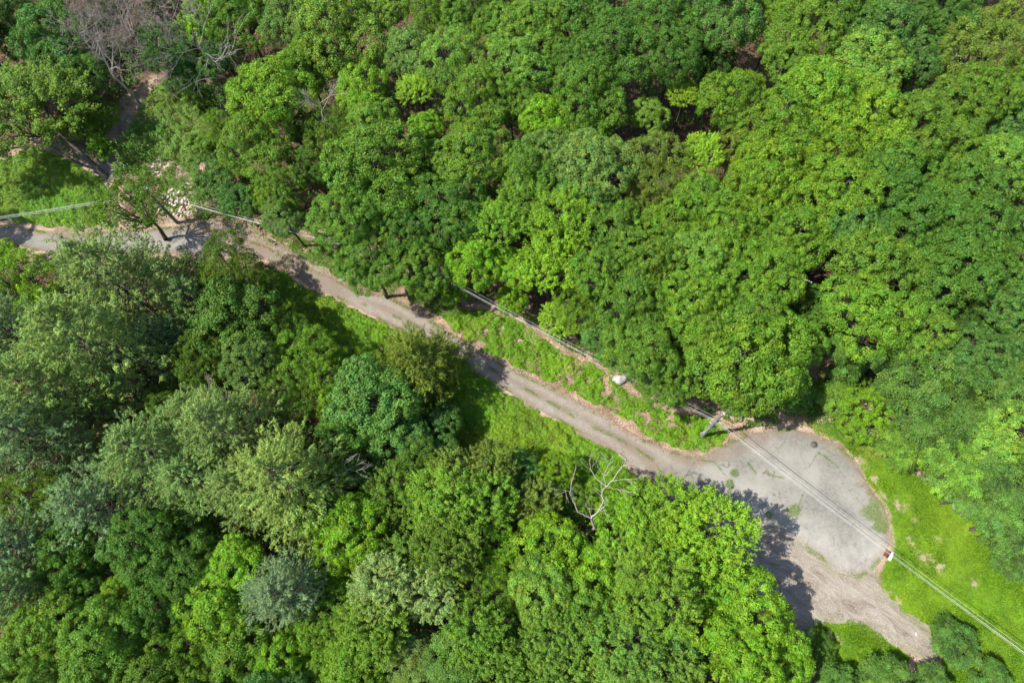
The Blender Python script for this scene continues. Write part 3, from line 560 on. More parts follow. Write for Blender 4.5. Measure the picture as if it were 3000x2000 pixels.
# x, y, crown radius (photo px), kind, tone, height of crown centre, label ('' = described from what it stands next to)
T = """
395 610 104 sparse dyel 8 thin open tree overhanging the lane below the rubble heap
147 118 110 oak blue 7
235 235 75 oak blue 5
35 80 85 oak dark 6
330 150 42 oak deep 3
300 60 60 oak dark 5
497 150 80 oak blue 9 blue green tree beside the grey bare dead tree
600 70 70 maple bright 10
700 55 100 oak mid 11
640 170 60 oak blue 8
850 60 90 oak grey 12
990 110 128 oak light 13 large pale grey green tree below the top edge, left of centre
1120 20 70 oak light 11
1263 45 85 fine yel 11
1380 40 80 oak mid 12
1460 80 80 oak mid 11
800 280 125 oak yel 13
745 420 105 oak mid 11
900 200 75 oak yel 11
595 430 46 frond light 2.6
650 520 68 maple blue 5
700 590 52 maple blue 6
520 262 40 frond light 2.2
560 230 60 oak blue 6
590 300 44 frond light 2.4
640 375 50 fine yel 6
300 345 50 fine bright 2
240 365 58 fine yel 2.6
300 430 38 frond bright 1.6
830 550 72 oak mid 10
830 630 62 oak grey 8
765 580 40 maple yel 6
920 480 65 oak deep 8
910 380 60 oak deep 7
1060 270 78 maple bright 12
1215 265 50 shoot lime 12 bright lime tree left of centre near the top
1250 370 48 maple bright 12
980 395 80 fine dyel 11 dark yellow green tree under the short white snag
1110 510 140 oak mid 13 largest rounded tree above the middle of the lane
1020 640 112 oak mid 12
1330 190 98 fine light 13
1200 150 80 oak grey 12
1400 300 108 oak mid 13
1090 360 82 oak light 12
1390 450 112 oak mid 13
1250 480 70 oak deep 11
1330 610 105 oak deep 12
1080 765 92 oak mid 10
1240 780 92 oak mid 9
1180 660 90 oak deep 11
1400 760 85 maple bright 10
1330 850 45 maple bright 3.5
1450 660 85 shoot bright 12
1560 90 95 oak mid 13
1680 60 105 oak deep 13
1810 160 112 oak deep 14
1700 190 90 oak deep 13
1940 60 100 oak deep 13
1960 170 90 oak deep 13
2120 60 105 oak blue 12 grey green tree with bare pale twigs near the top edge
2080 180 70 oak dark 8
2290 15 55 maple yel 12
2350 95 105 oak mid 13
2310 195 82 oak mid 12
2470 40 92 oak mid 13
2600 90 105 oak blue 13
2770 60 85 oak deep 12
2870 150 118 fine olive 13 olive green tree below the top right corner
2985 60 95 fine olive 13
2690 180 80 oak blue 11
2550 190 98 maple light 13
2880 280 90 oak mid 13
2790 330 95 oak mid 13
2975 250 80 oak mid 12
2150 295 102 oak yel 13
2420 290 122 oak yel 14
2540 350 115 oak yel 14
2290 370 112 oak yel 13
2660 390 112 oak mid 14
2000 280 40 shoot lime 10 small lime green tree below the dark mass near the top
1900 340 62 oak light 9
1720 290 112 oak mid 13
1600 350 72 maple bright 12
1530 190 100 oak light 13
1500 300 70 oak mid 12
1715 400 72 oak mid 11
1610 460 85 oak grey 12
1750 490 112 oak grey 14 large greyish green tree left of the olive one at upper centre
1720 580 92 oak blue 12
1915 480 92 fine olive 13
2062 455 54 shoot lime 12.5 bright lime green tree standing out at upper centre
2160 430 72 oak olive 11
2260 490 112 oak yel 13
2440 460 110 oak yel 13
2610 480 112 oak mid 13
2770 450 102 oak mid 13
2950 370 82 oak blue 11
2930 500 102 oak light 12
2800 560 112 oak deep 13
2620 570 110 oak deep 13
2430 570 120 oak yel 14
2220 570 112 oak yel 13
2050 590 82 maple yel 13
1900 590 62 fine olive 11
1550 500 85 oak mid 12
1545 600 80 shoot yel 12
1640 660 100 shoot bright 13
1800 680 92 oak mid 12
1950 670 85 maple yel 12
2120 690 110 oak yel 13
2310 690 110 oak yel 13
2490 670 102 oak blue 13
2670 660 112 oak deep 13
2860 660 120 oak deep 14
2770 790 120 oak deep 13
2960 760 100 oak deep 13
2560 780 118 oak mid 14
2250 800 108 oak yel 13
2070 770 102 oak light 13
1910 770 100 oak mid 13
1750 790 92 oak mid 12
1610 770 92 shoot bright 11
1520 790 62 maple bright 9
1500 880 45 maple bright 5
1700 900 72 fine yel 9
1850 900 112 oak mid 12
2040 880 112 oak yel 13
2220 910 100 oak mid 12
2400 900 60 oak deep 9
2540 920 125 oak yel 14
2670 960 92 oak mid 12
2840 920 88 oak dark 9
2960 890 92 oak blue 12
1640 938 58 shoot lime 4 lime green sapling beside the wires above the lane
1780 980 78 oak blue 8
1880 1010 108 oak mid 11
1950 1110 88 oak mid 9
2190 1055 172 oak yel 12 broad yellow green oak overhanging the utility pole
2350 1010 70 oak mid 9
2070 980 80 oak mid 12
2330 1150 55 maple deep 5
2475 1050 62 frond loc 5
2720 1100 112 frond loc 9
2870 1040 102 oak blue 11
2950 1150 102 frond loc 10
2620 1040 60 frond loc 7
2440 1165 58 frond mid 2.5
2482 1105 45 fine yel 1.8 low yellowish bush in the nook above the turning circle
2530 1215 78 fine bright 3.5 bright bush at the upper right rim of the turning circle
2745 1230 102 frond loc 8
2620 1150 55 frond loc 5
2915 1275 92 maple light 9
2650 1310 70 frond mid 5
2800 1360 88 frond mid 7
2935 1390 98 frond loc 8
2840 1450 70 frond loc 6
2960 1530 82 frond loc 7
2975 1650 55 frond loc 4 lowest blue green bush at the right edge beside the lawn
345 835 160 pine pine 10 large soft pine standing below the lane at the left
265 1010 172 pine pineY 13 large yellowish pine with plumed limbs below the lane side pine
130 1150 150 pine pineY 12
75 1270 130 pine pineB 12
440 1330 135 pine pine 13
650 1260 135 pine pine 13
835 1400 155 pine pineY 14 pale pine left of the shaded centre with drooping pale tips
270 1490 112 pine pineB 12
25 1600 110 pine pineB 12
45 1730 105 pine pine 11
830 1740 110 fir silver 13 silver blue conifer standing out among green trees at lower left
10 960 100 pine pineB 11
560 1200 70 pine pine 9
700 1430 105 pine pine 12
560 1400 100 pine pine 12
50 850 110 fine bright 7
110 930 85 fine bright 6
15 740 34 maple lime 4 small light sapling at the left edge below the lane
560 880 80 pine pine 7
670 790 98 fine dyel 7 dark bushy tree on the lower side of the lane bend
770 830 55 fine dyel 4.5
690 945 122 maple deep 8.5 deep green tree with glossy clumps in the left middle
470 1000 80 pine pineB 7
600 1050 82 fine dyel 9
730 1060 85 oak grey 10
832 985 78 fine mid 7
888 1052 96 fine yel 8
955 1135 88 fine yel 8
850 1150 80 fine mid 9
1225 1070 118 fir hem 7.5 dark olive conifer leaning over the lane at picture centre
1100 1180 120 maple blue 8.5 clumpy blue green tree below the olive conifer
1165 1300 98 maple blue 7
1010 1260 75 maple deep 9
1288 1236 66 maple blue 4.2
1285 1325 62 maple blue 5.5
1330 1408 85 shoot olive 8
1430 1378 80 shoot olive 7
1010 1390 70 maple deep 8
1150 1460 82 shoot dyel 10
1310 1490 108 shoot yel 11
1430 1470 88 shoot yel 10
1530 1370 50 maple blue 5
1630 1385 58 fine bright 5
1220 1360 70 fine mid 8
1575 1480 74 shoot olive 7.5
1310 1615 100 shoot dyel 12
1450 1590 70 fine bright 9
1600 1615 102 maple bright 8.5
1710 1690 100 maple bright 8.5
1580 1720 88 maple light 11
1690 1470 45 maple mid 4
1800 1450 75 fine bright 5
1850 1545 105 shoot bright 8.5
1940 1500 105 shoot bright 10
1470 1700 70 fine bright 9
2065 1570 125 shoot bright 11 large tree with pointed shoots casting shade on the turning circle
2030 1660 95 shoot bright 10
1930 1740 110 shoot yel 13
1820 1660 80 shoot light 9
2170 1780 108 maple bright 9
2090 1850 105 maple bright 9
2255 1830 78 maple bright 7
2300 1945 82 maple bright 6
2180 1940 90 maple bright 10
1830 1890 102 shoot light 12
1960 1880 88 maple blue 9
1400 1870 98 shoot yel 12
1700 1800 95 maple mid 10
1610 1860 88 shoot mid 11
1500 1800 70 fine mid 9
1350 1940 100 frond loc 11
1210 1940 85 frond grey 10
1500 1950 90 shoot mid 10
1650 1970 95 shoot light 10
1090 1840 100 shoot yel 12
1030 1950 95 maple yel 11
1110 1720 92 shoot pale 13 pale tree with silvery upturned leaves in the lower middle
1260 1740 78 shoot pale 12
1190 1650 80 shoot mid 11
1400 1740 88 fine dyel 10
1040 1550 98 maple bright 11
1000 1650 88 fine bright 10
940 1500 80 maple bright 9
960 1800 90 fine yel 10
650 1770 105 maple bright 11
700 1660 80 maple bright 11
700 1900 95 maple mid 10
560 1880 88 fine yel 10
420 1610 112 oak deep 12
570 1650 98 oak deep 11
540 1540 80 oak deep 9
200 1620 102 oak deep 10
350 1745 60 maple yel 9
300 1870 118 oak mid 12
150 1850 115 oak mid 11
70 1850 48 maple yel 9
440 1960 98 oak mid 11
150 1970 100 oak mid 11
830 1950 88 maple bright 10
880 1870 70 fine bright 9
1950 1980 90 shoot light 10
1800 1990 85 maple light 10
950 1940 60 maple yel 9
30 1960 80 oak deep 9
300 1990 80 oak mid 10
580 1990 80 oak mid 10
110 1460 82 fine dyel 9 yellow green tree among the pines at the left edge
480 1190 48 fine dyel 7 small yellow green tree poking up between two pines
480 1760 95 oak deep 10
230 1740 80 oak deep 9
2795 1880 66 frond loc 2.6 blue green bush standing on the lawn at the lower right
2590 1992 68 frond loc 3.5
2740 2005 50 frond loc 3
2905 1988 52 frond loc 2.8
2395 1905 55 fine deep 1.8
2460 2000 55 frond loc 3
"""
LM = [(83, 319, 'the large fork trunked tree'), (405, 600, 'the thin tree over the lane'), (560, 190, 'the grey dead tree'), (240, 170, 'the tall leaning dead tree'), (990, 110, 'the big pale tree near the top'),
      (1215, 265, 'the lime tree left of top centre'), (945, 320, 'the short white snag'), (1110, 510, 'the largest crown above the lane'), (2000, 280, 'the small lime tree near the top'),
      (1820, 345, 'the bare gap at upper centre'), (1750, 490, 'the large greyish crown at upper centre'), (2062, 455, 'the bright lime tree at upper centre'), (2120, 60, 'the tree with pale bare twigs'),
      (2870, 150, 'the olive tree near the top right'), (2430, 745, 'the dark brown gap right of centre'), (2950, 500, 'the upper right edge'), (1640, 935, 'the lime sapling by the wires'), (1817, 1110, 'the white boulder'),
      (2190, 1055, 'the broad oak at the pole'), (2500, 1130, 'the litter covered nook'), (2740, 1330, 'the upper end of the lawn'), (2960, 900, 'the right edge at mid height'), (350, 800, 'the large lane side pine'), (265, 1010, 'the large yellowish pine'),
      (110, 1460, 'the bright tree among the pines'), (700, 930, 'the glossy deep green tree'), (835, 1400, 'the pale drooping pine'), (830, 1740, 'the silver blue conifer'), (1225, 1070, 'the olive conifer at centre'),
      (1740, 1450, 'the pale dead tree by the lane'), (2065, 1570, 'the pointed tree shading the circle'), (1110, 1720, 'the silvery leaved tree'), (150, 1960, 'the bottom left corner'), (2795, 1880, 'the bush on the lawn'),
      (1600, 1950, 'the bottom edge at centre'), (2250, 1900, 'the trees beside the gravel')]
LM += [(1400, 600, 'the dark crowns at centre top'), (1790, 100, 'the dark crowns near the top')]
DIRN = ['right of', 'upper right of', 'above', 'upper left of', 'left of', 'lower left of', 'below', 'lower right of']
ORD = 'first second third fourth fifth sixth seventh eighth ninth tenth eleventh twelfth'.split()
LM = [l for l in LM if l[2] not in ('the dark crowns at centre top', 'the dark crowns near the top')]
def zone_group(x, y, k):
    if k in ('pine', 'fir'): return 'conifers in the wood at lower left'
    line = 690+(x*.44)
    return 'broad leaved trees of the wood above the lane' if y < line else 'broad leaved trees of the wood below the lane'
def parse_trees():
    rows = []
    for ln in T.strip().split('\n'):
        f = ln.split(' ', 6); x, y, r = map(float, f[:3]); rows.append([x, y, r, f[3], f[4], float(f[5]), f[6] if len(f) > 6 else ''])
    slots = {}
    for i, t in enumerate(rows):
        if t[6]: continue
        best = min(LM, key=lambda l: math.hypot(l[0]-t[0], l[1]-t[1])+(9e9 if math.hypot(l[0]-t[0], l[1]-t[1]) < 25 else 0))
        a = math.atan2(-(t[1]-best[1]), t[0]-best[0]); d = int(round(a/(math.pi/4))) % 8
        slots.setdefault((best[2], d), []).append((math.hypot(best[0]-t[0], best[1]-t[1]), i))
    for (l, d), v in slots.items():
        v.sort()
        for k, (_, i) in enumerate(v):
            t = rows[i]; size = 'small ' if t[2] < 60 else ('large ' if t[2] > 108 else '')
            o = 'just ' if k == 0 else ORD[k]+' tree outward '
            t[6] = f"{size}{TW[t[4]]} {KW[t[3]]}, {o}{DIRN[d]} {l}"
            if len(t[6].split()) > 16: t[6] = f"{TW[t[4]]} {KW[t[3]]}, {o}{DIRN[d]} {l}"
            if len(t[6].split()) > 16: t[6] = f"{TW[t[4]]} tree, {o}{DIRN[d]} {l}"
            if len(t[6].split()) > 16: t[6] = f"{TW[t[4]].split()[0]} tree, {o}{DIRN[d]} {l}"
            if len(t[6].split()) > 16: t[6] = t[6].replace('tree outward ', '')
    return rows
KNAME = dict(oak='oak_tree', maple='maple_tree', fine='broadleaf_tree', frond='locust_tree', shoot='ash_tree', sparse='broadleaf_tree', pine='pine_tree', fir='conifer_tree')
TREES = []
def plant(x, y, rpx, k, tone, hc, label, group, rng, world=None):
    p = P(x, y, hc); R = rpx*depth(p)/FPX*1.12; s = R/R0
    if world is not None: p = Vector((world[0], world[1], hc)); R = rpx; s = R/R0
    shrub = hc < 3.9
    root = empty('shrub' if shrub else KNAME[k], (p.x, p.y, 0), rng.uniform(0, 6.28))
    tag(root, label, 'shrub' if shrub else 'tree', group)
    cm, lm = PROTO[k][rng.randrange(len(PROTO[k]))]
    z = hc
    zs = s*(rng.uniform(1.1, 1.3) if k not in ('pine', 'fir') else min(1.15, (hc-.5)/(5.0*s)))
    zc = min(zs, hc/(.75*R0)) if k not in ('pine', 'fir') else zs
    c = TONE[tone]; j = rng.uniform(.82, 1.06); h = rng.uniform(-.07, .07)
    cr = link('crown', cm, root); cr.location = (0, 0, z); cr.scale = (s*rng.uniform(.93, 1.07), s*rng.uniform(.93, 1.07), zc)
    cr.color = (c[0]*j*(1+h), c[1]*j, c[2]*j*(1-h), 1)
    br = link('branches', lm, root); br.location = (0, 0, z); br.scale = (cr.scale[0], cr.scale[1], zc)
    if k not in ('pine', 'fir') or hc-4.7*zc > .5:
        tk = link('trunk', TRUNK, root); st = max(.45, s); tk.scale = (st, st, hc-(.6*R0 if k not in ('pine', 'fir') else 4.7)*zc+.05)
        if tk.scale[2] < .3: tk.scale[2] = .3
    return root
_r = random.Random(4)
for x, y, r, k, tone, hc, lab in parse_trees():
    plant(x, y, r, k, tone, hc, lab, zone_group(x, y, k), _r)
# the large forked tree at the left: its trunk leans away from the clearing
def fork_tree():
    b = P(314, 520, 0); c = P(92, 325, 7.6); R = 165*depth(c)/FPX*1.1; s = R/R0
    root = empty('ash_tree', (b.x, b.y, 0)); tag(root, 'large dark leafed tree with forked trunk left of the scrub clearing', 'tree', 'broad leaved trees of the wood above the lane')
    o = np.array([c.x-b.x, c.y-b.y, 7.6]); rng = np.random.default_rng(5)
    cm, lm = PROTO['shoot'][1]; cr = link('crown', cm, root); cr.location = o; cr.scale = (s, s, s*.9); t = TONE['dyel']; cr.color = (*t, 1)
    br = link('branches', lm, root); br.location = o; br.scale = (s, s, s*.9)
    A = Acc(); A.tube([(0, 0, -.2), o*.12+np.array([.1, 0, .2]), o*np.array([.45, .5, .42]), o*np.array([.85, .9, .8])], [.42, .34, .25, .14], 9); link('trunk', A.mesh('trunk', M['bark'], True), root)
    A = Acc(); A.tube([o*.1+np.array([.05, 0, .2]), o*np.array([.5, .3, .3])+np.array([0, -.6, 0]), o*np.array([.95, .55, .62])], [.24, .19, .1], 8); link('fork_limb', A.mesh('fork_limb', M['bark'], True), root)
fork_tree()
# the wood goes on past the frame
def margin():
    rg = random.Random(9); pts = []
    for i in range(34):
        t = i/33
        pts += [(-130+rg.uniform(-40, 30), 60+t*2000), (60+t*2900, -100+rg.uniform(-30, 20))]
        if t < .78: pts.append((t*2950, 2120+rg.uniform(-20, 40)))
        if t < .75: pts.append((3130+rg.uniform(-30, 40), t*2000))
    kept = []
    for x, y in pts:
        p = P(x, y, 10)
        if any((p-q).length < 6.0 for q in kept): continue
        if abs(y-670) < 150 and x < 0: continue
        kept.append(p); left = x < 0 and 900 < y < 1800
        plant(0, 0, rg.uniform(3.8, 5), 'pine' if left else rg.choice(['oak', 'oak', 'maple', 'shoot']), 'pine' if left else rg.choice(['mid', 'yel', 'deep', 'blue']), 11, 'woodland tree standing past the edge of the view', 'trees beyond the photo edge', rg, (p.x, p.y))
margin()
_p = P(-225, 610, 8)
plant(0, 0, 3.6, 'oak', 'mid', 8, 'woodland tree standing past the edge of the view', 'trees beyond the photo edge', _r, (_p.x, _p.y))

# ---------------------------------------------------------------- dead trees
def grow(A, p, d, ln, r, depth_, rng, spread=.5, up=.1, kids=3, seg=4):
    pts = [p]; dd = d.copy()
    for i in range(seg):
        dd = dd+rng.normal(0, .11, 3)+np.array([0, 0, up*.25]); dd /= np.linalg.norm(dd); p = p+dd*ln/seg; pts.append(p)
    A.tube(pts, np.linspace(max(r, .013), max(r*.55, .011), seg+1), 5 if r > .05 else 3)
    if depth_ <= 0: return
    for k in range(kids):
        i = rng.integers(max(1, seg-2), seg+1) if k else seg
        nd = dd+unit(rng.normal(size=3))*spread+np.array([0, 0, up]); nd /= np.linalg.norm(nd)
        grow(A, pts[i], nd, ln*rng.uniform(.55, .85), r*.55*rng.uniform(.8, 1.1), depth_-1, rng, spread, up, kids, seg)
def dead_tree(base, top, htop, label, mat, seed, nb=7, blen=.3, depth_=3, spread=.55, start=.45, base_h=0., rad=.22, up=.1, kids=3):
    rng = np.random.default_rng(seed); b = P(base[0], base[1], base_h); t = P(top[0], top[1], htop)
    root = empty('dead_tree', (b.x, b.y, 0)); tag(root, label, 'dead tree', 'bare dead trees')
    v = np.array([t.x-b.x, t.y-b.y, htop]); n = 9; q = np.linspace(0, 1, n)[:, None]
    pts = v*q+np.array([[0, 0, 0.]])+np.concatenate([rng.normal(0, .18, (n, 2)), np.zeros((n, 1))], 1)*np.sin(q*3.1)
    A = Acc(); A.tube(pts, rad*(1-.8*q[:, 0]), 8); link('trunk', A.mesh('trunk', mat, True), root)
    L = np.linalg.norm(v); ax = v/L
    for i in range(nb):
        u = start+(1-start)*(i+.5)/nb; p = pts[0]+v*u; k = u*(n-1); a = int(k); p = pts[a]+(pts[min(a+1, n-1)]-pts[a])*(k-a)
        d = np.cross(ax, unit(rng.normal(size=3))); d = d/np.linalg.norm(d)*.9+ax*.55; d /= np.linalg.norm(d)
        B = Acc(); grow(B, p, d, L*blen*(1.2-.6*u)*rng.uniform(.7, 1.2), rad*(1-.75*u)*.42+.01, depth_, rng, spread, up, kids)
        link('branch', B.mesh('branch', mat, True), root)
    return root
dead_tree((411, 304), (195, 55), 19, 'tall leaning grey dead tree with bare curling limbs at upper left', M['dead'], 3, 15, .11, 4, .65, .38, rad=.18, kids=2)
dead_tree((445, 190), (345, 35), 16, 'brown dead tree with a mass of fine twigs at the top left edge', M['dead_brown'], 5, 16, .24, 5, .75, .5, rad=.24, kids=3)
dead_tree((540, 120), (450, 10), 16, 'second brown twiggy dead tree right of the top left trunk', M['dead_brown'], 8, 16, .24, 5, .75, .4, rad=.22, kids=3)
dead_tree((700, 270), (580, 130), 16, 'grey dead tree fanning bare limbs among blue green crowns', M['dead'], 12, 14, .19, 4, .45, .35, rad=.18, kids=2)
dead_tree((960, 385), (935, 295), 18, 'short white snag poking up between crowns left of centre', M['dead'], 15, 6, .12, 2, .6, .7, rad=.14)
dead_tree((600, 1250), (590, 1165), 11, 'small brown dead top between the soft pines', M['dead_brown'], 19, 9, .14, 4, .5, .6, rad=.12)
dead_tree((1030, 1430), (1010, 1370), 13, 'pale dead tip lying against the drooping pine at lower centre', M['dead'], 25, 5, .14, 2, .6, .7, rad=.09)

def pale_dead():
    """the bare pale tree by the lane, its limbs followed one by one"""
    zt = 10.0
    root0 = P(1722, 1560, 4.0); root = empty('dead_tree', (root0.x, root0.y, 0)); tag(root, 'pale bare dead tree with forked limbs over the lane verge', 'dead tree', 'bare dead trees')
    def pt(x, y, z):
        z = z+3.4; q = P(x, y, z); return np.array([q.x-root0.x, q.y-root0.y, z])
    A = Acc(); A.tube([(0, 0, 0), (.05, .05, 3), pt(1742, 1545, 5.5), pt(1732, 1518, 7)], [.2, .17, .14, .12], 8); link('trunk', A.mesh('trunk', M['pale_dead'], True), root)
    limbs = [([(1732, 1518, 7), (1752, 1500, 8), (1768, 1465, 9), (1762, 1440, 9.5), (1775, 1425, 10)], .1), ([(1732, 1518, 7), (1712, 1508, 7.6), (1692, 1500, 8), (1680, 1470, 9), (1670, 1440, 10), (1676, 1400, 10.6), (1690, 1362, 11)], .07),
      ([(1670, 1440, 10), (1652, 1433, 10.2)], .025), ([(1732, 1518, 7), (1728, 1495, 7.8), (1718, 1482, 8.2)], .05), ([(1775, 1425, 10), (1745, 1400, 10.5), (1728, 1370, 11), (1730, 1340, 11.4)], .05),
      ([(1775, 1425, 10), (1768, 1395, 10.6), (1752, 1365, 11)], .035), ([(1775, 1425, 10), (1790, 1410, 10.6), (1820, 1370, 11.3), (1842, 1358, 11.6), (1865, 1360, 11.8)], .06),
      ([(1790, 1410, 10.6), (1830, 1402, 11), (1868, 1404, 11.3)], .03), ([(1775, 1425, 10), (1800, 1432, 10.4), (1818, 1434, 10.6)], .025), ([(1820, 1370, 11.3), (1840, 1345, 11.8)], .02), ([(1768, 1395, 10.6), (1785, 1360, 11.2), (1795, 1335, 11.6)], .03),
      ([(1752, 1500, 8), (1772, 1480, 8.8), (1776, 1455, 9.2)], .04)]
    rng = np.random.default_rng(2)
    for L, r in limbs:
        B = Acc(); pts = np.array([pt(*q) for q in L]); m = len(pts); tt = np.linspace(0, m-1, m*3)
        c = np.stack([np.interp(tt, range(m), pts[:, k]) for k in range(3)], -1)+rng.normal(0, .04, (m*3, 3)); c[0] = pts[0]
        B.tube(c, np.linspace(r*.8, r*.25, len(c)), 5)
        for q in range(3):
            i = rng.integers(m, m*3-1); grow(B, c[i], unit(c[i]-c[i-2]+rng.normal(0, .25, 3)), .9, r*.3+.008, 1, rng, .5, .1, 2, 3)
        link('branch', B.mesh('branch', M['pale_dead'], True), root)
pale_dead()

# ---------------------------------------------------------------- utility poles and wires
def pole(base, label, full=True, hgt=9.9):
    b = base; root = empty('utility_pole', (b.x, b.y, 0)); tag(root, label, 'utility pole', 'utility poles')
    A = Acc(); A.tube([(0, 0, -.3), (0, 0, hgt*.5), (0, 0, hgt)], [.24, .21, .16], 12)
    th = np.arange(12)*math.pi/6; A.add(np.concatenate([[[0, 0, hgt+.02]], np.stack([.13*np.cos(th), .13*np.sin(th), np.full(12, hgt)], -1)]), np.array([[0, 1+i, 1+(i+1) % 12, 1+(i+1) % 12] for i in range(0)] or [[1, 2, 3, 4], [1, 4, 5, 6], [1, 6, 7, 8], [1, 8, 9, 10], [1, 10, 11, 12]]))
    link('post', A.mesh('post', M['pole'], True), root)
    A = Acc(); A.tube([(.3, .1, hgt+.0), (.3, .1, hgt+.09), (.3, .1, hgt+.12), (.3, .1, hgt+.28)], [.05, .13, .07, .09], 10); link('insulator', A.mesh('insulator', M['ins'], True), root)
    A = Acc(); A.tube([(0, 0, hgt-.25), (.3, .1, hgt)], [.03, .03], 6); link('bracket', A.mesh('bracket', M['metal'], True), root)
    if full:
        A = Acc(); A.tube([(0, 0, 4.6), (0, 0, 4.85)], [.215, .215], 12); link('band', A.mesh('band', M['metal'], True), root)
        A = Acc(); A.box((-.25, -.22, 4.4), (1.9, .09, .16), Matrix.Rotation(.35, 3, 'Z')); ca = link('crossarm', A.mesh('crossarm', M['pole']), root)
        for q in (-.75, .45):
            A = Acc(); A.tube([(q, -.22+q*.33, 4.47), (q, -.22+q*.33, 4.6), (q, -.22+q*.33, 4.66)], [.05, .07, .03], 8); link('insulator', A.mesh('insulator', M['ins'], True), ca)
        A = Acc(); A.tube([(-.2, .16, 5.6), (-.2, .16, 5.62), (-.2, .16, 6.25), (-.2, .16, 6.3)], [.02, .13, .13, .04], 12); link('cable_box', A.mesh('cable_box', M['metal'], True), root)
        A = Acc()
        for z in (7.0, 7.35, 7.7): A.tube([(0, 0, z), (.26, -.1, z)], [.035, .035], 6); A.tube([(.26, -.1, z-.08), (.26, -.1, z+.08)], [.06, .06], 8)
        link('wire_clamp', A.mesh('wire_clamp', M['metal'], True), root)
    return root
pA = P(2054, 1279); pole(pA, 'weathered grey utility pole with crossarm at the head of the turning circle')
pB = P(1210, 767, 7.3); pB.z = 0; pole(pB, 'utility pole buried in the oak crowns above the lane', False, 8.4)
pC = P(437, 566, 7.3); pC.z = 0; pole(pC, 'utility pole half hidden behind the thin tree over the lane', True, 8.2)
wE = P(-260, 672, 7.0); wD = P(3200, 2062, 6.9)
def wire(dz, off, sag, r, label):
    nodes = []
    seq = [Vector((wE.x, wE.y, 7.0)), Vector((pC.x, pC.y, 7.2)), Vector((pB.x, pB.y, 7.2)), Vector((pA.x, pA.y, 7.1)), Vector((wD.x, wD.y, 7.1))]
    pts = []
    for i in range(4):
        a, b = seq[i], seq[i+1]; d = (b-a); pn = Vector((-d.y, d.x, 0)).normalized()
        for k in range(25 if i == 3 else 24):
            t = k/24; p = a+d*t+pn*(off+(.0)); pts.append((p.x, p.y, p.z+dz-sag*4*t*(1-t)))
    pts = np.array(pts); A = Acc(); A.tube(pts, r, 5)
    tag(link('overhead_wire', A.mesh('overhead_wire', M['wire'], True)), label, 'wire', 'overhead wires along the lane')
wire(.6, -.28, .45, .0105, 'topmost bright overhead wire strung along the lane')
wire(.25, .02, .6, .011, 'middle bright overhead wire running over the turning circle')
wire(-.15, .2, .7, .014, 'thick low overhead cable running beside the wires')
wire(-.1, .5, .65, .009, 'thin outer overhead wire nearest the lane')

# ---------------------------------------------------------------- stones, drain, logs
def rockmesh(seed, flat=.7, mat=None, ang=False):
    rng = np.random.default_rng(seed); nth, nph = 14, 9
    V = []
    for i in range(nph):
        ph = math.pi*i/(nph-1)
        for j in range(nth): V.append((math.sin(ph)*math.cos(2*math.pi*j/nth), math.sin(ph)*math.sin(2*math.pi*j/nth), math.cos(ph)))
    V = np.array(V); k = 1+.0*V[:, 0]
    for q in range(9):
        a = unit(rng.normal(size=3)); dcut = rng.uniform(.62, .9); s = V @ a; V = V-np.where(s > dcut, s-dcut, 0)[:, None]*a
    k = 1+.05*np.sin(V[:, 0]*7+seed)+.05*np.cos(V[:, 1]*6+seed*2)
    V = V*k[:, None]*np.array([1, rng.uniform(.65, .95), flat]); V[:, 2] += flat*.55
    F = [[i*nth+j, i*nth+(j+1) % nth, (i+1)*nth+(j+1) % nth, (i+1)*nth+j] for i in range(nph-1) for j in range(nth)]
    return mk('stone', V, np.array(F)[:, ::-1], mat or M['rock'])
bl = P(1817, 1112); o = link('boulder', rockmesh(3, .75)); o.location = bl; o.scale = (1.0, .85, 1.0); tag(o, 'large whitish boulder on the bank beside the wires', 'boulder')
RM = [rockmesh(20+i) for i in range(5)]; RU = [rockmesh(40+i, .55, M['rubble']) for i in range(6)]
rr = random.Random(6)
for i, (x, y, s, lab) in enumerate([(2795, 1485, .33, 'grey stone at the wood edge, uppermost beside the lawn'), (2812, 1498, .4, 'flat grey stone second from the top beside the lawn'), (2830, 1503, .3, 'small pale stone third down at the lawn edge'),
      (2773, 1460, .28, 'pale stone highest on the lawn edge under the bushes'), (2888, 1547, .3, 'white stone alone at the right of the lawn'), (2881, 1570, .33, 'white stone just below the lone white one'),
      (2922, 1607, .38, 'long pale stone by the low bush at the right'), (2942, 1618, .42, 'pinkish grey stone against the lowest bush at the right'), (2938, 1632, .36, 'lowest stone of the row at the right edge'), (2684, 1856, .2, 'small pale stone on the gravel near its lower end')]):
    o = link('stone', RM[i % 5]); p = P(x, y); o.location = p; o.scale = (s*1.2, s, s*.8); o.rotation_euler = (0, 0, rr.uniform(0, 6)); tag(o, lab, 'stone', 'stones along the right edge of the lawn')
def pile(cx, cy, rx, ry, n, hmax, label, group, smin=.12, smax=.3):
    for i in range(n):
        a = rr.uniform(0, 6.283); q = math.sqrt(rr.random()); x = cx+rx*q*math.cos(a); y = cy+ry*q*math.sin(a); p = P(x, y)
        o = link('rubble_stone', RU[rr.randrange(6)]); s = rr.uniform(smin, smax); o.location = (p.x, p.y, hmax*(1-q)*rr.uniform(.5, 1)); o.scale = (s*1.5, s, s*.8)
        o.rotation_euler = (rr.uniform(-.5, .5), rr.uniform(-.5, .5), rr.uniform(0, 6.28)); tag(o, label, 'stone', group)
pile(522, 598, 62, 52, 170, .45, 'pale pinkish stone of the rubble heap beside the lane', 'stones of the lane side rubble heap', .07, .25)
pile(465, 503, 34, 46, 90, .35, 'pale pinkish stone of the upper rubble heap in the scrub', 'stones of the upper rubble heap', .07, .23)
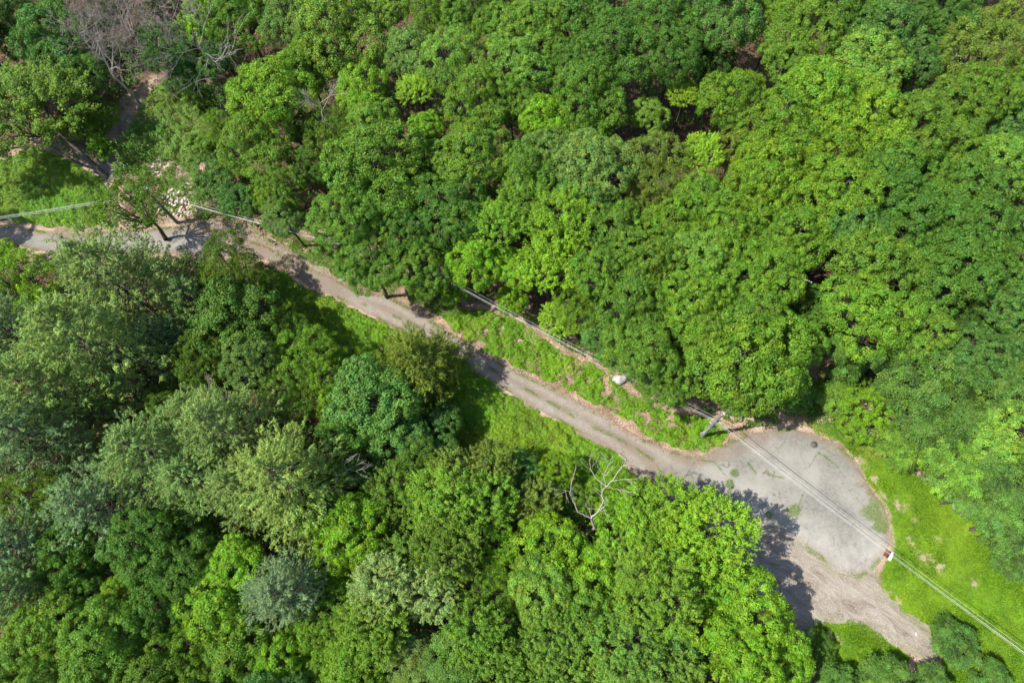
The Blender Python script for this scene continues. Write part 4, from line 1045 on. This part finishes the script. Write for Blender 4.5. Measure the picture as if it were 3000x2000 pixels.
for (cx, cy, n, lb, g) in ((490, 380, 8, 'pinkish stone showing through the scrub above the heaps', 'stones in the scrub'), (568, 418, 10, 'pinkish stone under the blue green bushes right of the scrub', 'stones under the blue green bushes'), (500, 430, 8, 'pinkish stone in the middle of the scrub', 'stones mid scrub'), (545, 545, 12, 'pinkish stone between the two heaps', 'stones between the heaps')):
    pile(cx, cy, 20, 12, n, .2, lb, g, .12, .26)
def log(a, b, r, label, z=.12):
    p, q = P(*a), P(*b); m = (p+q)/2; root = P(*a); A = Acc(); v = np.array(q-p); n = 6; t = np.linspace(0, 1, n)[:, None]
    A.tube(v*t+np.array([[0, 0, z]])+np.random.default_rng(int(a[0])).normal(0, .02, (n, 3)), np.linspace(r, r*.7, n), 8)
    o = link('fallen_log', A.mesh('fallen_log', M['dead'], True)); o.location = p; tag(o, label, 'log')
log((1364, 968), (1380, 983), .1, 'short bleached log lying on the bank above the lane')
log((1812, 1330), (1834, 1347), .13, 'bleached log at the lower edge of the lane before the circle', .14)
log((2235, 957), (2262, 968), .09, 'short white broken limb caught in the crown above the oak', 13.5)

def drain():
    c = P(2602, 1624); a = P(2596, 1598); b = P(2608, 1640); rz = math.atan2(P(2612, 1612).y-P(2598, 1640).y, P(2612, 1612).x-P(2598, 1640).x)
    root = empty('storm_drain', (c.x, c.y, 0), rz); tag(root, 'storm drain with rusty grate and white concrete hood at the lawn edge', 'storm drain')
    root.scale = (.74, .74, .8)
    A = Acc(); A.box((0, .24, .03), (1.0, .72, .05)); link('pit', A.mesh('pit', M['drain_dark']), root)
    A = Acc()
    for i in range(10): A.box((-.45+.1*i, .24, .07), (.055, .62, .05))
    link('grate', A.mesh('grate', M['rust']), root)
    A = Acc(); A.box((0, .58, .065), (1.1, .06, .08)); A.box((0, -.1, .065), (1.1, .06, .08)); A.box((-.52, .24, .065), (.06, .62, .08)); A.box((.52, .24, .065), (.06, .62, .08)); link('frame', A.mesh('frame', M['rust']), root)
    A = Acc(); A.box((0, -.38, .14), (1.5, .42, .3)); A.box((-.6, -.18, .12), (.2, .1, .22)); link('hood', A.mesh('hood', M['concrete']), root)
drain()
def manhole():
    c = P(2385, 1302); root = empty('manhole_cover', (c.x, c.y, .024)); tag(root, 'round dark iron manhole cover near the top of the turning circle', 'manhole cover')
    A = Acc(); A.tube([(0, 0, 0), (0, 0, .012), (0, 0, .0121)], [.42, .42, .36], 24); link('rim', A.mesh('rim', M['iron'], False), root)
    A = Acc(); A.tube([(0, 0, 0), (0, 0, .01), (0, 0, .0101)], [.355, .355, .001], 24)
    for i in range(5): A.box((0, -.24+.12*i, .013), (.5, .03, .008))
    link('lid', A.mesh('lid', M['iron']), root)
manhole()
